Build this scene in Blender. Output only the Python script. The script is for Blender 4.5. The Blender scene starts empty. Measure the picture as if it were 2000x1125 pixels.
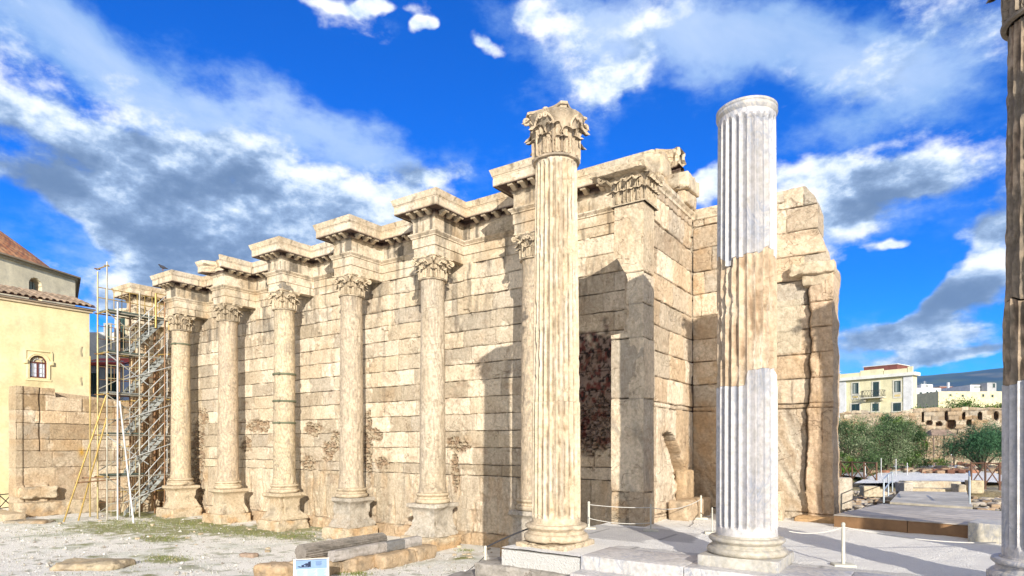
import bpy, math, random
import numpy as np
R = math.radians
SC = bpy.context.scene
COL = SC.collection

# ------------------------------------------------------------------ camera, sky, sun
# world axes: X runs along the colonnaded wall, Y into it, Z up; the camera stands at the origin
CZ = 2.85; AL = R(34.6); FPX = 1219.0
cs, sn = math.cos(AL), math.sin(AL)
cam = bpy.data.cameras.new('camera'); camo = bpy.data.objects.new('camera', cam); COL.objects.link(camo)
camo.location = (0, 0, CZ); camo.rotation_euler = (R(90), 0, AL)
cam.sensor_width = 36; cam.lens = 36*FPX/2000; cam.shift_y = (870-562.5)/2000
cam.clip_start = .1; cam.clip_end = 20000
SC.camera = camo
SUN = np.array([.92, -1.0, .42]); SUN = SUN/np.linalg.norm(SUN)
SUN_EL = math.asin(SUN[2]); SUN_AZ = math.atan2(SUN[0], SUN[1])
sl = bpy.data.lights.new('sun', 'SUN'); sl.energy = 4.3; sl.angle = R(.5); sl.color = (1.0, .935, .83)
so = bpy.data.objects.new('sun', sl); COL.objects.link(so)
from mathutils import Vector
so.rotation_euler = Vector(SUN.tolist()).to_track_quat('Z', 'Y').to_euler()
SC.view_settings.view_transform = 'Standard'; SC.view_settings.look = 'None'
SC.view_settings.exposure = 0.72; SC.view_settings.gamma = 1.0

def at(px, t):            # a place t metres ahead along the picture column px
    u = (px-1000)/FPX
    return np.array([t*(-sn+u*cs), t*(cs+u*sn)])
def zat(py, t): return CZ + t*(870-py)/FPX

class NT:                 # small node-graph writer
    def __init__(s, tree): s.t = tree; s.n = tree.nodes; s.l = tree.links
    def node(s, typ, **kw):
        n = s.n.new(typ)
        for k, v in kw.items(): setattr(n, k, v)
        return n
    def put(s, sock, v):
        if v is None: return
        if isinstance(v, bpy.types.NodeSocket): s.l.new(v, sock)
        elif isinstance(v, (tuple, list)) and sock.type == 'RGBA' and len(v) == 3: sock.default_value = (*v, 1)
        else: sock.default_value = v
    def m(s, op, a, b=None, c=None, clamp=False):
        n = s.node('ShaderNodeMath', operation=op); n.use_clamp = clamp
        s.put(n.inputs[0], a); s.put(n.inputs[1], b); s.put(n.inputs[2], c)
        return n.outputs[0]
    def mix(s, f, a, b, mode='MIX'):
        n = s.node('ShaderNodeMix', data_type='RGBA', blend_type=mode)
        s.put(n.inputs[0], f); s.put(n.inputs[6], a); s.put(n.inputs[7], b)
        return n.outputs[2]
    def noise(s, vec, scale, detail=4, rough=.55, dist=0, out=0, dim='3D'):
        n = s.node('ShaderNodeTexNoise', noise_dimensions=dim)
        s.put(n.inputs['Vector'], vec); n.inputs['Scale'].default_value = scale
        n.inputs['Detail'].default_value = detail; n.inputs['Roughness'].default_value = rough
        n.inputs['Distortion'].default_value = dist
        return n.outputs[out]
    def mr(s, v, a, b, c=0, d=1, smooth=False):
        n = s.node('ShaderNodeMapRange'); n.interpolation_type = 'SMOOTHSTEP' if smooth else 'LINEAR'
        s.put(n.inputs[0], v)
        for i, q in enumerate((a, b, c, d)): n.inputs[i+1].default_value = q
        return n.outputs[0]
    def mapping(s, vec, scale=(1, 1, 1), rot=(0, 0, 0), loc=(0, 0, 0)):
        n = s.node('ShaderNodeMapping'); s.put(n.inputs[0], vec)
        n.inputs['Scale'].default_value = scale; n.inputs['Rotation'].default_value = rot; n.inputs['Location'].default_value = loc
        return n.outputs[0]

def build_sky():
    w = bpy.data.worlds.new('World'); SC.world = w; w.use_nodes = True
    w.node_tree.nodes.clear(); g = NT(w.node_tree)
    sky = g.node('ShaderNodeTexSky', sky_type='NISHITA'); sky.sun_disc = False
    sky.sun_elevation = SUN_EL; sky.sun_rotation = SUN_AZ; sky.air_density = 1.0; sky.dust_density = .3; sky.ozone_density = 3.0
    co = g.node('ShaderNodeTexCoord').outputs['Generated']
    sp = g.node('ShaderNodeSeparateXYZ'); g.put(sp.inputs[0], co)
    x, y, z = sp.outputs
    az = g.m('MULTIPLY', g.m('ARCTAN2', x, y), 57.2958)      # degrees clockwise from +Y
    el = g.m('MULTIPLY', g.m('ARCSINE', z), 57.2958)
    warp = g.noise(co, 3.2, 5, .6, 0, 1)
    ws = g.node('ShaderNodeSeparateXYZ'); g.put(ws.inputs[0], warp)
    azw = g.m('ADD', az, g.m('MULTIPLY', g.m('SUBTRACT', ws.outputs[0], .5), 12))
    elw = g.m('ADD', el, g.m('MULTIPLY', g.m('SUBTRACT', ws.outputs[1], .5), 8))
    az0 = -34.6
    def place(px, py, rx, ry):
        u = (px-1000)/FPX; v = (870-py)/FPX; f = 1/(1+u*u)
        return az0+math.degrees(math.atan(u)), math.degrees(math.atan(v*math.sqrt(f))), math.degrees(rx/FPX*f), math.degrees(ry/FPX*f**.5/(1+v*v*f))
    def blob(px, py, rx, ry, rot=0):
        a0, e0, ra, re = place(px, py, rx, ry); c, s_ = math.cos(R(rot)), math.sin(R(rot))
        da = g.m('SUBTRACT', azw, a0); de = g.m('SUBTRACT', elw, e0)
        p = g.m('DIVIDE', g.m('ADD', g.m('MULTIPLY', da, c), g.m('MULTIPLY', de, s_)), ra)
        q = g.m('DIVIDE', g.m('SUBTRACT', g.m('MULTIPLY', de, c), g.m('MULTIPLY', da, s_)), re)
        d2 = g.m('ADD', g.m('MULTIPLY', p, p), g.m('MULTIPLY', q, q))
        return g.m('EXPONENT', g.m('MULTIPLY', d2, -1.0))
    # px, py, rx, ry, tilt, density, brightness
    blobs = SKYBLOBS
    D = None; B = None
    for (px, py, rx, ry, rot, wd, wb) in blobs:
        b = blob(px, py, rx, ry, rot)
        d_ = g.m('MULTIPLY', b, wd); D = d_ if D is None else g.m('ADD', D, d_)
        if wb:
            b_ = g.m('MULTIPLY', b, wb); B = b_ if B is None else g.m('ADD', B, b_)
    st = g.mapping(co, (1, 1, 1.7))
    n1 = g.noise(st, 5.5, 10, .58, 0)
    n2 = g.noise(st, 19.0, 7, .62, 0)
    off = g.mapping(co, (1, 1, 1.7), (0, 0, 0), (.03*SUN[0], .03*SUN[1], .05))
    n1s = g.noise(off, 5.5, 10, .58, 0); n2s = g.noise(g.mapping(st, (1, 1, 1), (0, 0, 0), (.006, -.006, .016)), 19.0, 7, .62, 0)
    nn = g.m('ADD', g.m('MULTIPLY', g.m('SUBTRACT', n1, .5), 2.5), g.m('MULTIPLY', g.m('SUBTRACT', n2, .5), .9))
    D = g.m('ADD', D, nn)
    dens = g.mr(D, .04, .62, 0, 1, True)
    relief = g.m('ADD', g.m('MULTIPLY', g.m('SUBTRACT', n1, n1s), 4.6), g.m('MULTIPLY', g.m('SUBTRACT', n2, n2s), 1.5))
    bright = g.m('ADD', g.m('MULTIPLY', B, .62), relief)
    bright = g.m('ADD', bright, g.mr(D, .15, 1.5, .26, -.14))
    bright = g.m('DIVIDE', 1.0, g.m('ADD', 1.0, g.m('EXPONENT', g.m('MULTIPLY', g.m('SUBTRACT', bright, .12), -4.2))))
    ramp = g.node('ShaderNodeValToRGB'); g.put(ramp.inputs[0], bright)
    e = ramp.color_ramp.elements
    e[0].position = 0; e[0].color = (1.0, 1.6, 2.8, 1)
    e[1].position = 1; e[1].color = (7.4, 7.5, 7.6, 1)
    q = e.new(.35); q.color = (2.3, 3.2, 4.8, 1)
    q = e.new(.65); q.color = (4.2, 5.1, 6.4, 1)
    hs = g.node('ShaderNodeHueSaturation'); hs.inputs['Saturation'].default_value = 1.55; hs.inputs['Value'].default_value = 1.0
    hs.inputs['Hue'].default_value = .497
    g.put(hs.inputs['Color'], sky.outputs[0])
    blue = g.mix(1.0, hs.outputs[0], (.06, .68, 1.36), 'MULTIPLY')
    V = None
    for (px, py, rx, ry, rot, wd) in VEILS:
        v_ = g.m('MULTIPLY', blob(px, py, rx, ry, rot), wd); V = v_ if V is None else g.m('ADD', V, v_)
    vn_ = g.noise(g.mapping(co, (1, 1, 2.6), (0, 0, .5)), 3.2, 8, .58, .6)
    vd = g.m('MULTIPLY', g.mr(g.m('ADD', g.m('ADD', V, g.m('MULTIPLY', g.m('SUBTRACT', vn_, .5), 1.5)), g.m('MULTIPLY', g.m('SUBTRACT', n2, .5), 1.3)), .05, .95, 0, 1, True), .82)
    vcol = g.mix(g.mr(g.m('ADD', vn_, g.m('MULTIPLY', V, .25)), .5, .95), (1.5, 3.0, 5.6), (4.4, 5.4, 6.9))
    blue = g.mix(vd, blue, vcol)
    colr = g.mix(dens, blue, ramp.outputs[0])
    # unseen bright cloud added on the sun's side, behind the camera, to lighten shadows
    dt = g.node('ShaderNodeVectorMath', operation='DOT_PRODUCT'); g.put(dt.inputs[0], co); dt.inputs[1].default_value = (.5, -.75, .43)
    bk = g.m('MULTIPLY', g.mr(g.m('ADD', dt.outputs['Value'], g.m('MULTIPLY', g.m('SUBTRACT', n1, .5), .9)), .15, .55, 0, 1, True), .85)
    colr = g.mix(bk, colr, (6.8, 6.6, 6.3))
    bg = g.node('ShaderNodeBackground'); bg.inputs[1].default_value = .10
    g.put(bg.inputs[0], colr)
    o = g.node('ShaderNodeOutputWorld'); g.l.new(bg.outputs[0], o.inputs[0])

SKYBLOBS = [      # heaped clouds: px, py, rx, ry, tilt, density, brightness
 (430, 430, 180, 75, 0, 1.3, -.36), (470, 310, 80, 45, 0, 1.2, -.12), (520, 320, 40, 30, 0, .4, .35), (330, 330, 110, 50, 0, .7, -.35), (110, 375, 170, 50, -8, 1.0, -.30), (190, 310, 80, 26, 0, .5, .30), (60, 240, 70, 25, 0, .5, .15),
 (380, 500, 180, 45, 0, 1.0, -.55), (820, 345, 95, 42, 0, 1.2, .50), (740, 400, 80, 40, 0, .7, .2), (620, 430, 90, 60, 0, .6, .05), (290, 590, 110, 40, 0, .6, -.3),
 (120, 455, 150, 22, -10, -.9, 0), (560, 120, 300, 90, -28, -1.3, 0), (880, 200, 110, 100, 0, -.9, 0), (480, 20, 160, 50, -20, -.8, 0),
 (700, 2, 80, 12, 0, 1.0, .4), (820, 58, 40, 18, 0, 1.3, .4), (945, 108, 56, 24, -18, 1.0, .4), (1050, 40, 36, 60, -20, 1.0, .4), (1110, 70, 46, 60, 30, .5, .2), (880, 70, 24, 60, 0, -.7, 0), (760, 30, 24, 40, 0, -.7, 0),
 (1180, 160, 60, 32, 0, .8, .3), (1230, 60, 50, 40, 0, .3, .15), (1000, 170, 60, 30, 0, -.5, 0), (1000, 240, 70, 80, 0, -.9, 0), (1340, 190, 130, 60, 20, -.9, 0), (1290, 290, 90, 50, 0, -.6, 0),
 (1590, 330, 90, 34, 0, 1.1, .30), (1780, 350, 110, 34, 0, 1.3, .40), (1680, 385, 150, 34, 0, 1.1, -.05), (1640, 440, 100, 30, 0, .9, -.35), (1700, 560, 130, 50, 0, -1.2, 0), (1800, 520, 60, 30, 20, -.5, 0),
 (1700, 490, 42, 10, 0, 1.2, .5), (1900, 470, 90, 40, 25, 1.0, .35), (1890, 560, 110, 36, 20, 1.1, -.1), (1800, 610, 140, 26, 8, 1.1, -.45), (1790, 655, 150, 24, 0, 1.4, .60), (1850, 690, 190, 14, 0, 1.0, -.50),
 (1360, 355, 60, 36, 0, 1.0, .45), (640, 620, 400, 50, 0, .3, -.2), (1000, 1000, 1500, 200, 0, .3, -.1),
 (1000, -350, 900, 150, 0, .5, 0), (-900, 300, 400, 300, 0, .5, 0), (3000, 300, 600, 300, 0, .5, 0),
]
VEILS = [         # thin high sheets
 (330, 230, 420, 75, -24, 1.0), (700, 300, 260, 90, -8, 1.0), (60, 90, 260, 70, -12, .7), (250, 480, 300, 60, 0, .55), (1560, 70, 330, 75, -10, .95), (1800, 150, 220, 80, -20, .8),
 (1700, 250, 240, 50, -8, .55), (1130, 90, 190, 130, 0, .62), (1400, 120, 160, 90, 0, .3), (1650, 420, 300, 130, 0, .35), (600, 110, 300, 70, -25, -.7), (900, 150, 130, 130, 0, -.5), (1250, 250, 130, 110, 0, -.35), (1700, 680, 300, 60, 0, .35), (1650, 540, 120, 50, 0, -.5),
]
build_sky()

# ------------------------------------------------------------------ object helpers
def link(o): COL.objects.link(o); return o
def tag(o, label=None, cat=None, group=None, kind=None):
    if cat and not kind: kind = 'thing'
    if label: o['label'] = label
    if cat: o['category'] = cat
    if group: o['group'] = group
    if kind: o['kind'] = kind
    return o
def thing(name, label, cat, loc=(0, 0, 0), rotz=0, group=None):
    o = link(bpy.data.objects.new(name, None)); o.location = loc; o.rotation_euler = (0, 0, rotz); o.empty_display_size = .2; o['kind'] = 'thing'
    return tag(o, label, cat, group)
def copy_tree(o, parent=None):
    c = o.copy(); COL.objects.link(c)
    if parent: c.parent = parent
    for ch in KIDS.get(o.name, []):
        copy_tree(ch, c)
    return c
KIDS = {}

# ------------------------------------------------------------------ numpy noise
def _h(a, b, c, seed):
    a = a.astype(np.uint32); b = b.astype(np.uint32); c = c.astype(np.uint32)
    h = a*np.uint32(374761393) + b*np.uint32(668265263) + c*np.uint32(2147483647) + np.uint32((seed*974634777+12345) & 0xffffffff)
    h = (h ^ (h >> np.uint32(13)))*np.uint32(1274126177); h = h ^ (h >> np.uint32(16))
    h = h*np.uint32(2246822519); h = h ^ (h >> np.uint32(15))
    return h.astype(np.float64)/4294967295.0
def vn(x, y, z, seed=0):
    x, y, z = np.broadcast_arrays(np.asarray(x, float), np.asarray(y, float), np.asarray(z, float))
    ix, iy, iz = np.floor(x).astype(np.int64), np.floor(y).astype(np.int64), np.floor(z).astype(np.int64)
    fx, fy, fz = x-ix, y-iy, z-iz
    fx = fx*fx*(3-2*fx); fy = fy*fy*(3-2*fy); fz = fz*fz*(3-2*fz)
    r = 0
    for dx in (0, 1):
        wx = fx if dx else 1-fx
        for dy in (0, 1):
            wy = fy if dy else 1-fy
            for dz in (0, 1):
                wz = fz if dz else 1-fz
                r = r + wx*wy*wz*_h(ix+dx, iy+dy, iz+dz, seed)
    return r*2-1
def fbm(x, y, z, o=4, seed=0, g=.5):
    a = 1; r = 0; t = 0; f = 1
    for i in range(o):
        r = r + a*vn(x*f, y*f, z*f, seed+i*17); t += a; a *= g; f *= 2.03
    return r/t*1.5
def sst(a, b, x): t = np.clip((x-a)/(b-a), 0, 1); return t*t*(3-2*t)
def lerp(a, b, t): return a+(b-a)*t
def cmix(A, B, t): t = np.clip(t, 0, 1)[..., None]; return A*(1-t)+np.asarray(B, float)*t

# ------------------------------------------------------------------ mesh collector
class MB:
    def __init__(s): s.V = []; s.C = []; s.L = []; s.S = []; s.M = []; s.n = 0
    def add(s, V, F, col=(1, 1, 1), mi=0):
        V = np.asarray(V, float).reshape(-1, 3)
        C = np.asarray(col, float)
        if C.ndim == 1: C = np.tile(C, (len(V), 1))
        s.V.append(V); s.C.append(C.reshape(-1, 3))
        if not isinstance(F, list) or (len(F) and not hasattr(F[0], '__len__')): F = [F]
        if isinstance(F, list) and len(F) and isinstance(F[0], (tuple, list)):
            for f in F:
                s.L.append(np.array(f)+s.n); s.S.append(np.array([len(f)])); s.M.append(np.array([mi]))
        else:
            for f in F:
                f = np.asarray(f); s.L.append((f+s.n).ravel()); s.S.append(np.full(len(f), f.shape[1])); s.M.append(np.full(len(f), mi))
        s.n += len(V)
        return s
    def grid(s, P, col=(1, 1, 1), cu=False, cv=False, mi=0, flip=False):
        n, m = P.shape[:2]
        i = np.arange(n if cu else n-1); j = np.arange(m if cv else m-1)
        I, J = np.meshgrid(i, j, indexing='ij'); I2 = (I+1) % n; J2 = (J+1) % m
        F = np.stack([I*m+J, I2*m+J, I2*m+J2, I*m+J2], -1).reshape(-1, 4)
        if flip: F = F[:, ::-1]
        c = np.asarray(col, float)
        if c.ndim == 3: c = c.reshape(-1, 3)
        return s.add(P.reshape(-1, 3), [F], c, mi)
    def box(s, c, h, col=(1, 1, 1), rz=0, mi=0):
        c = np.asarray(c, float); h = np.asarray(h, float)
        q = np.array([[-1, -1, -1], [1, -1, -1], [1, 1, -1], [-1, 1, -1], [-1, -1, 1], [1, -1, 1], [1, 1, 1], [-1, 1, 1]])*h
        a, b = math.cos(rz), math.sin(rz)
        q = np.stack([q[:, 0]*a-q[:, 1]*b, q[:, 0]*b+q[:, 1]*a, q[:, 2]], 1)+c
        F = np.array([[0, 3, 2, 1], [4, 5, 6, 7], [0, 1, 5, 4], [1, 2, 6, 5], [2, 3, 7, 6], [3, 0, 4, 7]])
        return s.add(q, [F], col, mi)
    def bb(s, x0, x1, y0, y1, z0, z1, col=(1, 1, 1), mi=0):
        return s.box(((x0+x1)/2, (y0+y1)/2, (z0+z1)/2), (abs(x1-x0)/2, abs(y1-y0)/2, abs(z1-z0)/2), col, 0, mi)
    def tube(s, pts, r, n=8, col=(1, 1, 1), caps=True, mi=0):
        P = np.asarray(pts, float); k = len(P); r = np.broadcast_to(np.asarray(r, float), (k,))
        T = np.gradient(P, axis=0); T /= np.linalg.norm(T, axis=1)[:, None]+1e-9
        up = np.array([0, 0, 1.]) if abs(T[0][2]) < .9 else np.array([1., 0, 0])
        rings = []
        N = np.cross(T[0], up); N /= np.linalg.norm(N)
        for i in range(k):
            N = N-T[i]*np.dot(N, T[i]); N /= np.linalg.norm(N)+1e-9; B = np.cross(T[i], N)
            a = np.arange(n)/n*2*math.pi
            rings.append(P[i]+r[i]*(np.cos(a)[:, None]*N+np.sin(a)[:, None]*B))
        G = np.array(rings); b0 = s.n
        s.grid(G, col, cv=True, mi=mi, flip=True)
        if caps:
            s.add(G[0], [np.array([list(range(n))])], col, mi); s.add(G[-1], [np.array([list(range(n))[::-1]])], col, mi)
        return s
    def lathe(s, prof, n=48, c=(0, 0), col=(1, 1, 1), colf=None, disp=None, mi=0):
        p = np.asarray(prof, float); a = np.arange(n)/n*2*math.pi
        r = p[:, 0][:, None]+0*a; z = p[:, 1][:, None]+0*a
        A = np.broadcast_to(a, r.shape)
        if disp is not None: r = r+disp(r, A, z)
        P = np.stack([c[0]+r*np.cos(A), c[1]+r*np.sin(A), z], -1)
        C = colf(P) if colf is not None else col
        return s.grid(P, C, cv=True, mi=mi, flip=True)
    def build(s, name, mats, parent=None, sharp=35, smooth=True):
        me = bpy.data.meshes.new(name)
        if s.n:
            V = np.concatenate(s.V); C = np.concatenate(s.C); L = np.concatenate(s.L); S = np.concatenate(s.S); M = np.concatenate(s.M)
            me.vertices.add(len(V)); me.vertices.foreach_set('co', V.astype(np.float32).ravel())
            me.loops.add(len(L)); me.loops.foreach_set('vertex_index', L.astype(np.int32))
            me.polygons.add(len(S)); st = np.concatenate([[0], np.cumsum(S)[:-1]])
            me.polygons.foreach_set('loop_start', st.astype(np.int32))
            try: me.polygons.foreach_set('loop_total', S.astype(np.int32))
            except Exception: pass
            me.polygons.foreach_set('material_index', M.astype(np.int32))
            me.polygons.foreach_set('use_smooth', np.full(len(S), smooth, dtype=bool))
            at_ = me.color_attributes.new('Col', 'FLOAT_COLOR', 'POINT')
            at_.data.foreach_set('color', np.concatenate([C, np.ones((len(C), 1))], 1).astype(np.float32).ravel())
            me.update(calc_edges=True)
            if smooth and sharp: me.set_sharp_from_angle(angle=R(sharp))
        for m_ in (mats if isinstance(mats, (list, tuple)) else [mats]): me.materials.append(m_)
        o = link(bpy.data.objects.new(name, me))
        if parent is not None:
            o.parent = parent; KIDS.setdefault(parent.name, []).append(o)
        return o

def rough(mb, c, h, sub=.06, rad=.03, amp=.012, freq=3.0, seed=0, col=(1, 1, 1), colf=None, rz=0, chip=.0, mi=0, tilt=0):
    """a worn block: rounded box whose surface is displaced by noise; h = half sizes"""
    h = np.asarray(h, float); c = np.asarray(c, float); rad = min(rad, h.min()*.9)
    for ax in range(3):
        for sg in (-1, 1):
            o = [k for k in range(3) if k != ax]
            n0 = max(2, int(math.ceil(2*h[o[0]]/sub))+1); n1 = max(2, int(math.ceil(2*h[o[1]]/sub))+1)
            def axis(H, n):
                a = np.linspace(-H, H, n); e = np.array([-H, -H+rad*.3, -H+rad, H-rad, H-rad*.3, H])
                return np.unique(np.clip(np.concatenate([a[(a > -H+rad) & (a < H-rad)], e]), -H, H))
            A, B = np.meshgrid(axis(h[o[0]], n0), axis(h[o[1]], n1), indexing='ij')
            p = np.zeros(A.shape+(3,)); p[..., o[0]] = A; p[..., o[1]] = B; p[..., ax] = sg*h[ax]
            q = np.clip(p, -(h-rad), h-rad); d = p-q; L = np.linalg.norm(d, axis=-1, keepdims=True); nr = d/np.maximum(L, 1e-9)
            p = q+rad*nr
            w = p+c
            f = fbm(w[..., 0]*freq, w[..., 1]*freq, w[..., 2]*freq, 4, seed)
            dd = amp*f
            if chip:
                edge = np.sort(np.clip((np.abs(p)-(h-.14))/.14, 0, 1), axis=-1)[..., 1]
                cn = fbm(w[..., 0]*4.1+5, w[..., 1]*4.1, w[..., 2]*4.1, 3, seed+91)
                dd = dd-chip*edge*np.clip(cn*2.2-.25, 0, 1.3)
            p = p+nr*dd[..., None]
            a_, b_ = math.cos(rz), math.sin(rz)
            X = p[..., 0]; Y = p[..., 1]; Z = p[..., 2]+tilt*p[..., 0]
            P = np.stack([X*a_-Y*b_, X*b_+Y*a_, Z], -1)+c
            C = colf(P) if colf is not None else col
            mb.grid(P, C, flip=(sg*(1 if ax != 1 else -1) < 0), mi=mi)
    return mb

# ------------------------------------------------------------------ materials
def mat(name, build):
    m = bpy.data.materials.new(name); m.use_nodes = True; m.node_tree.nodes.clear(); g = NT(m.node_tree)
    b = g.node('ShaderNodeBsdfPrincipled'); o = g.node('ShaderNodeOutputMaterial'); g.l.new(b.outputs[0], o.inputs[0])
    build(g, b); return m
def attr(g): 
    a = g.node('ShaderNodeAttribute'); a.attribute_name = 'Col'; return a.outputs['Color']
def objc(g): return g.node('ShaderNodeTexCoord').outputs['Object']
def setbump(g, b, hgt, dist=.01, st=1.0):
    n = g.node('ShaderNodeBump'); n.inputs['Strength'].default_value = st; n.inputs['Distance'].default_value = dist
    g.put(n.inputs['Height'], hgt); g.l.new(n.outputs[0], b.inputs['Normal'])
def stone(name, veins=0, vcol=(.25, .24, .23), bump=.012, rough_=.88, vscale=2.0, vrot=(0, .6, 0), speck=.5, spec=.25, crack=.6, crs=1.6):
    def f(g, b):
        c = attr(g); p = objc(g)
        n = g.noise(p, 1.7, 8, .62); n2 = g.noise(p, 14, 6, .65); n3 = g.noise(p, 60, 3, .6)
        c = g.mix(1.0, c, g.mix(g.mr(n, .25, .75), (.88, .86, .84), (1.10, 1.09, 1.08)), 'MULTIPLY')
        c = g.mix(g.mr(n2, .30, .72), g.mix(1.0, c, (.67, .65, .61), 'MULTIPLY'), g.mix(1.0, c, (1.14, 1.10, 1.10), 'MULTIPLY'))
        if speck:      # small dark pits and lichen
            pit = g.mr(g.noise(p, 30, 4, .7, .5), .57, .70); c = g.mix(g.m('MULTIPLY', pit, speck), c, g.mix(1.0, c, (.42, .37, .32), 'MULTIPLY'))
        cr = g.m('ABSOLUTE', g.m('SUBTRACT', g.noise(g.mapping(p, (1, 1, 1.5)), crs, 4, .55, .4), .5)); crk = g.mr(cr, .0, .010, 1, 0)
        crk = g.m('MULTIPLY', crk, g.mr(g.noise(p, 1.9, 3), .42, .60)); c = g.mix(g.m('MULTIPLY', crk, crack), c, g.mix(1.0, c, (.30, .24, .19), 'MULTIPLY'))
        if veins:
            q = g.mapping(p, (1, 1, .45), vrot)
            wv = g.noise(q, vscale, 7, .6, 2.2)
            band = g.m('ABSOLUTE', g.m('SUBTRACT', wv, .5))
            v1 = g.mr(band, 0, .045, 1, 0); wv2 = g.noise(q, vscale*2.6, 6, .65, 1.6)
            v2 = g.mr(g.m('ABSOLUTE', g.m('SUBTRACT', wv2, .52)), 0, .03, 1, 0)
            vv = g.m('MULTIPLY', g.m('MAXIMUM', v1, g.m('MULTIPLY', v2, .7)), g.mr(g.noise(p, 1.1, 3), .35, .62))
            c = g.mix(g.m('MULTIPLY', vv, veins), c, vcol)
        g.put(b.inputs['Base Color'], c); b.inputs['Roughness'].default_value = rough_; b.inputs['Specular IOR Level'].default_value = spec
        hg = g.m('ADD', g.m('SUBTRACT', g.m('MULTIPLY', n2, 1.0), g.m('MULTIPLY', crk, crack*.8)), g.m('ADD', g.m('MULTIPLY', n3, .35), g.m('MULTIPLY', g.noise(p, 5, 8, .65), 1.6)))
        setbump(g, b, hg, bump, 1.0)
    return mat(name, f)
M_STONE = stone('weathered limestone', veins=.30, crs=2.4, vcol=(.22, .15, .09))
M_WALL = stone('cream ashlar marble', veins=.42, vcol=(.24, .16, .10), bump=.02, vscale=1.4, vrot=(.5, .7, .2))
M_CIPO = stone('streaked cipollino marble', veins=.62, vcol=(.24, .21, .165), bump=.014, rough_=.7, vscale=3.0, vrot=(.3, .5, 0))
M_FLUT = stone('yellowed fluted marble', crack=.35, veins=.10, vcol=(.3, .22, .14), bump=.007, rough_=.75, speck=.35)
M_WHITE = stone('new white marble', crack=.0, veins=.75, vcol=(.20, .23, .30), bump=.002, rough_=.5, vscale=2.2, vrot=(.4, -.8, 0), speck=.0, spec=.4)
M_DARKST = stone('grey weathered marble', veins=.4, vcol=(.2, .2, .2), bump=.01)
def plain(name, col, r=.6, metal=0, var=.12, bump=.002, sc=8, useattr=False, spec=.4):
    def f(g, b):
        p = objc(g); c = attr(g) if useattr else col
        n = g.noise(p, sc, 5, .6); n2 = g.noise(p, sc*.18, 3, .5)
        k = g.mr(n, .25, .75, 1-var, 1+var); k2 = g.mr(n2, .3, .7, 1-var, 1+var)
        kk = g.m('MULTIPLY', k, k2); cc = g.node('ShaderNodeCombineColor')
        for i in range(3): g.put(cc.inputs[i], kk)
        c = g.mix(1.0, c, cc.outputs[0], 'MULTIPLY')
        g.put(b.inputs['Base Color'], c); b.inputs['Roughness'].default_value = r; b.inputs['Metallic'].default_value = metal; b.inputs['Specular IOR Level'].default_value = spec
        setbump(g, b, n, bump, 1)
    return mat(name, f)
M_ATT = plain('painted surface', None, .8, useattr=True, bump=.004)
M_LEAF = plain('foliage', None, .65, useattr=True, bump=0, spec=.2)
M_GLASS = plain('dark window glass', (.03, .05, .05), .12, var=.3, sc=1.5, spec=.6)
M_TUBE = plain('scaffold tube', None, .45, .35, useattr=True, var=.25, sc=6)
M_WOOD = plain('varnished wood', None, .6, useattr=True, var=.3, sc=5)
M_IRON = plain('dark iron', (.05, .055, .05), .6, .5)

# ------------------------------------------------------------------ masonry surfaces
def wpt(px, py, Y=14.15):        # where the picture point lies on the plane at depth Y
    u = (px-1000)/FPX; t = Y/(cs+u*sn); return t*(-sn+u*cs), zat(py, t), t
def courses(zc, a0, a1, lmin, lmax, seed):
    rr = random.Random(seed); out = []
    for k in range(len(zc)+1):
        x = a0-rr.random()*lmax; J = []
        while x < a1+lmax: J.append(x); x += rr.uniform(lmin, lmax)
        out.append(np.array(J))
    return out
def ashlar(a, z, zc, J, seed):
    zc = np.asarray(zc); k = np.searchsorted(zc, z)
    ext = np.concatenate([[zc[0]-10], zc, [zc[-1]+10]])
    dz = np.minimum(np.abs(z-ext[k]), np.abs(ext[k+1]-z))
    dv = np.full(a.shape, 9.0); b = np.zeros(a.shape, int)
    for q in range(len(zc)+1):
        m = k == q
        if m.any():
            j = J[q]; i = np.searchsorted(j, a[m]); i = np.clip(i, 1, len(j)-1)
            dv[m] = np.minimum(np.abs(a[m]-j[i-1]), np.abs(j[i]-a[m])); b[m] = i
    r1 = _h(b, k, k*0, seed); r2 = _h(b, k, k*0+1, seed+7); r3 = _h(b, k, k*0+2, seed+9)
    return r1, r2, r3, dz, dv
def worley(a, z, s, seed):
    x = a*s; y = z*s; ix = np.floor(x).astype(int); iy = np.floor(y).astype(int)
    F1 = np.full(a.shape, 9.0); F2 = F1.copy(); I = np.zeros(a.shape)
    for dx in (-1, 0, 1):
        for dy in (-1, 0, 1):
            cx = ix+dx; cy = iy+dy
            px = cx+_h(cx, cy, cx*0, seed); py = cy+_h(cx, cy, cx*0+3, seed)
            d = np.hypot(x-px, y-py); idd = _h(cx, cy, cx*0+5, seed)
            n = d < F1; F2 = np.where(n, F1, np.minimum(F2, d)); I = np.where(n, idd, I); F1 = np.where(n, d, F1)
    return F1, F2, I
CREAM = np.array([.58, .50, .365]); CREAM2 = np.array([.70, .635, .51]); OCHRE = np.array([.47, .315, .165]); GREY = np.array([.265, .25, .215]); BRICK = np.array([.25, .155, .10])
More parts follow.
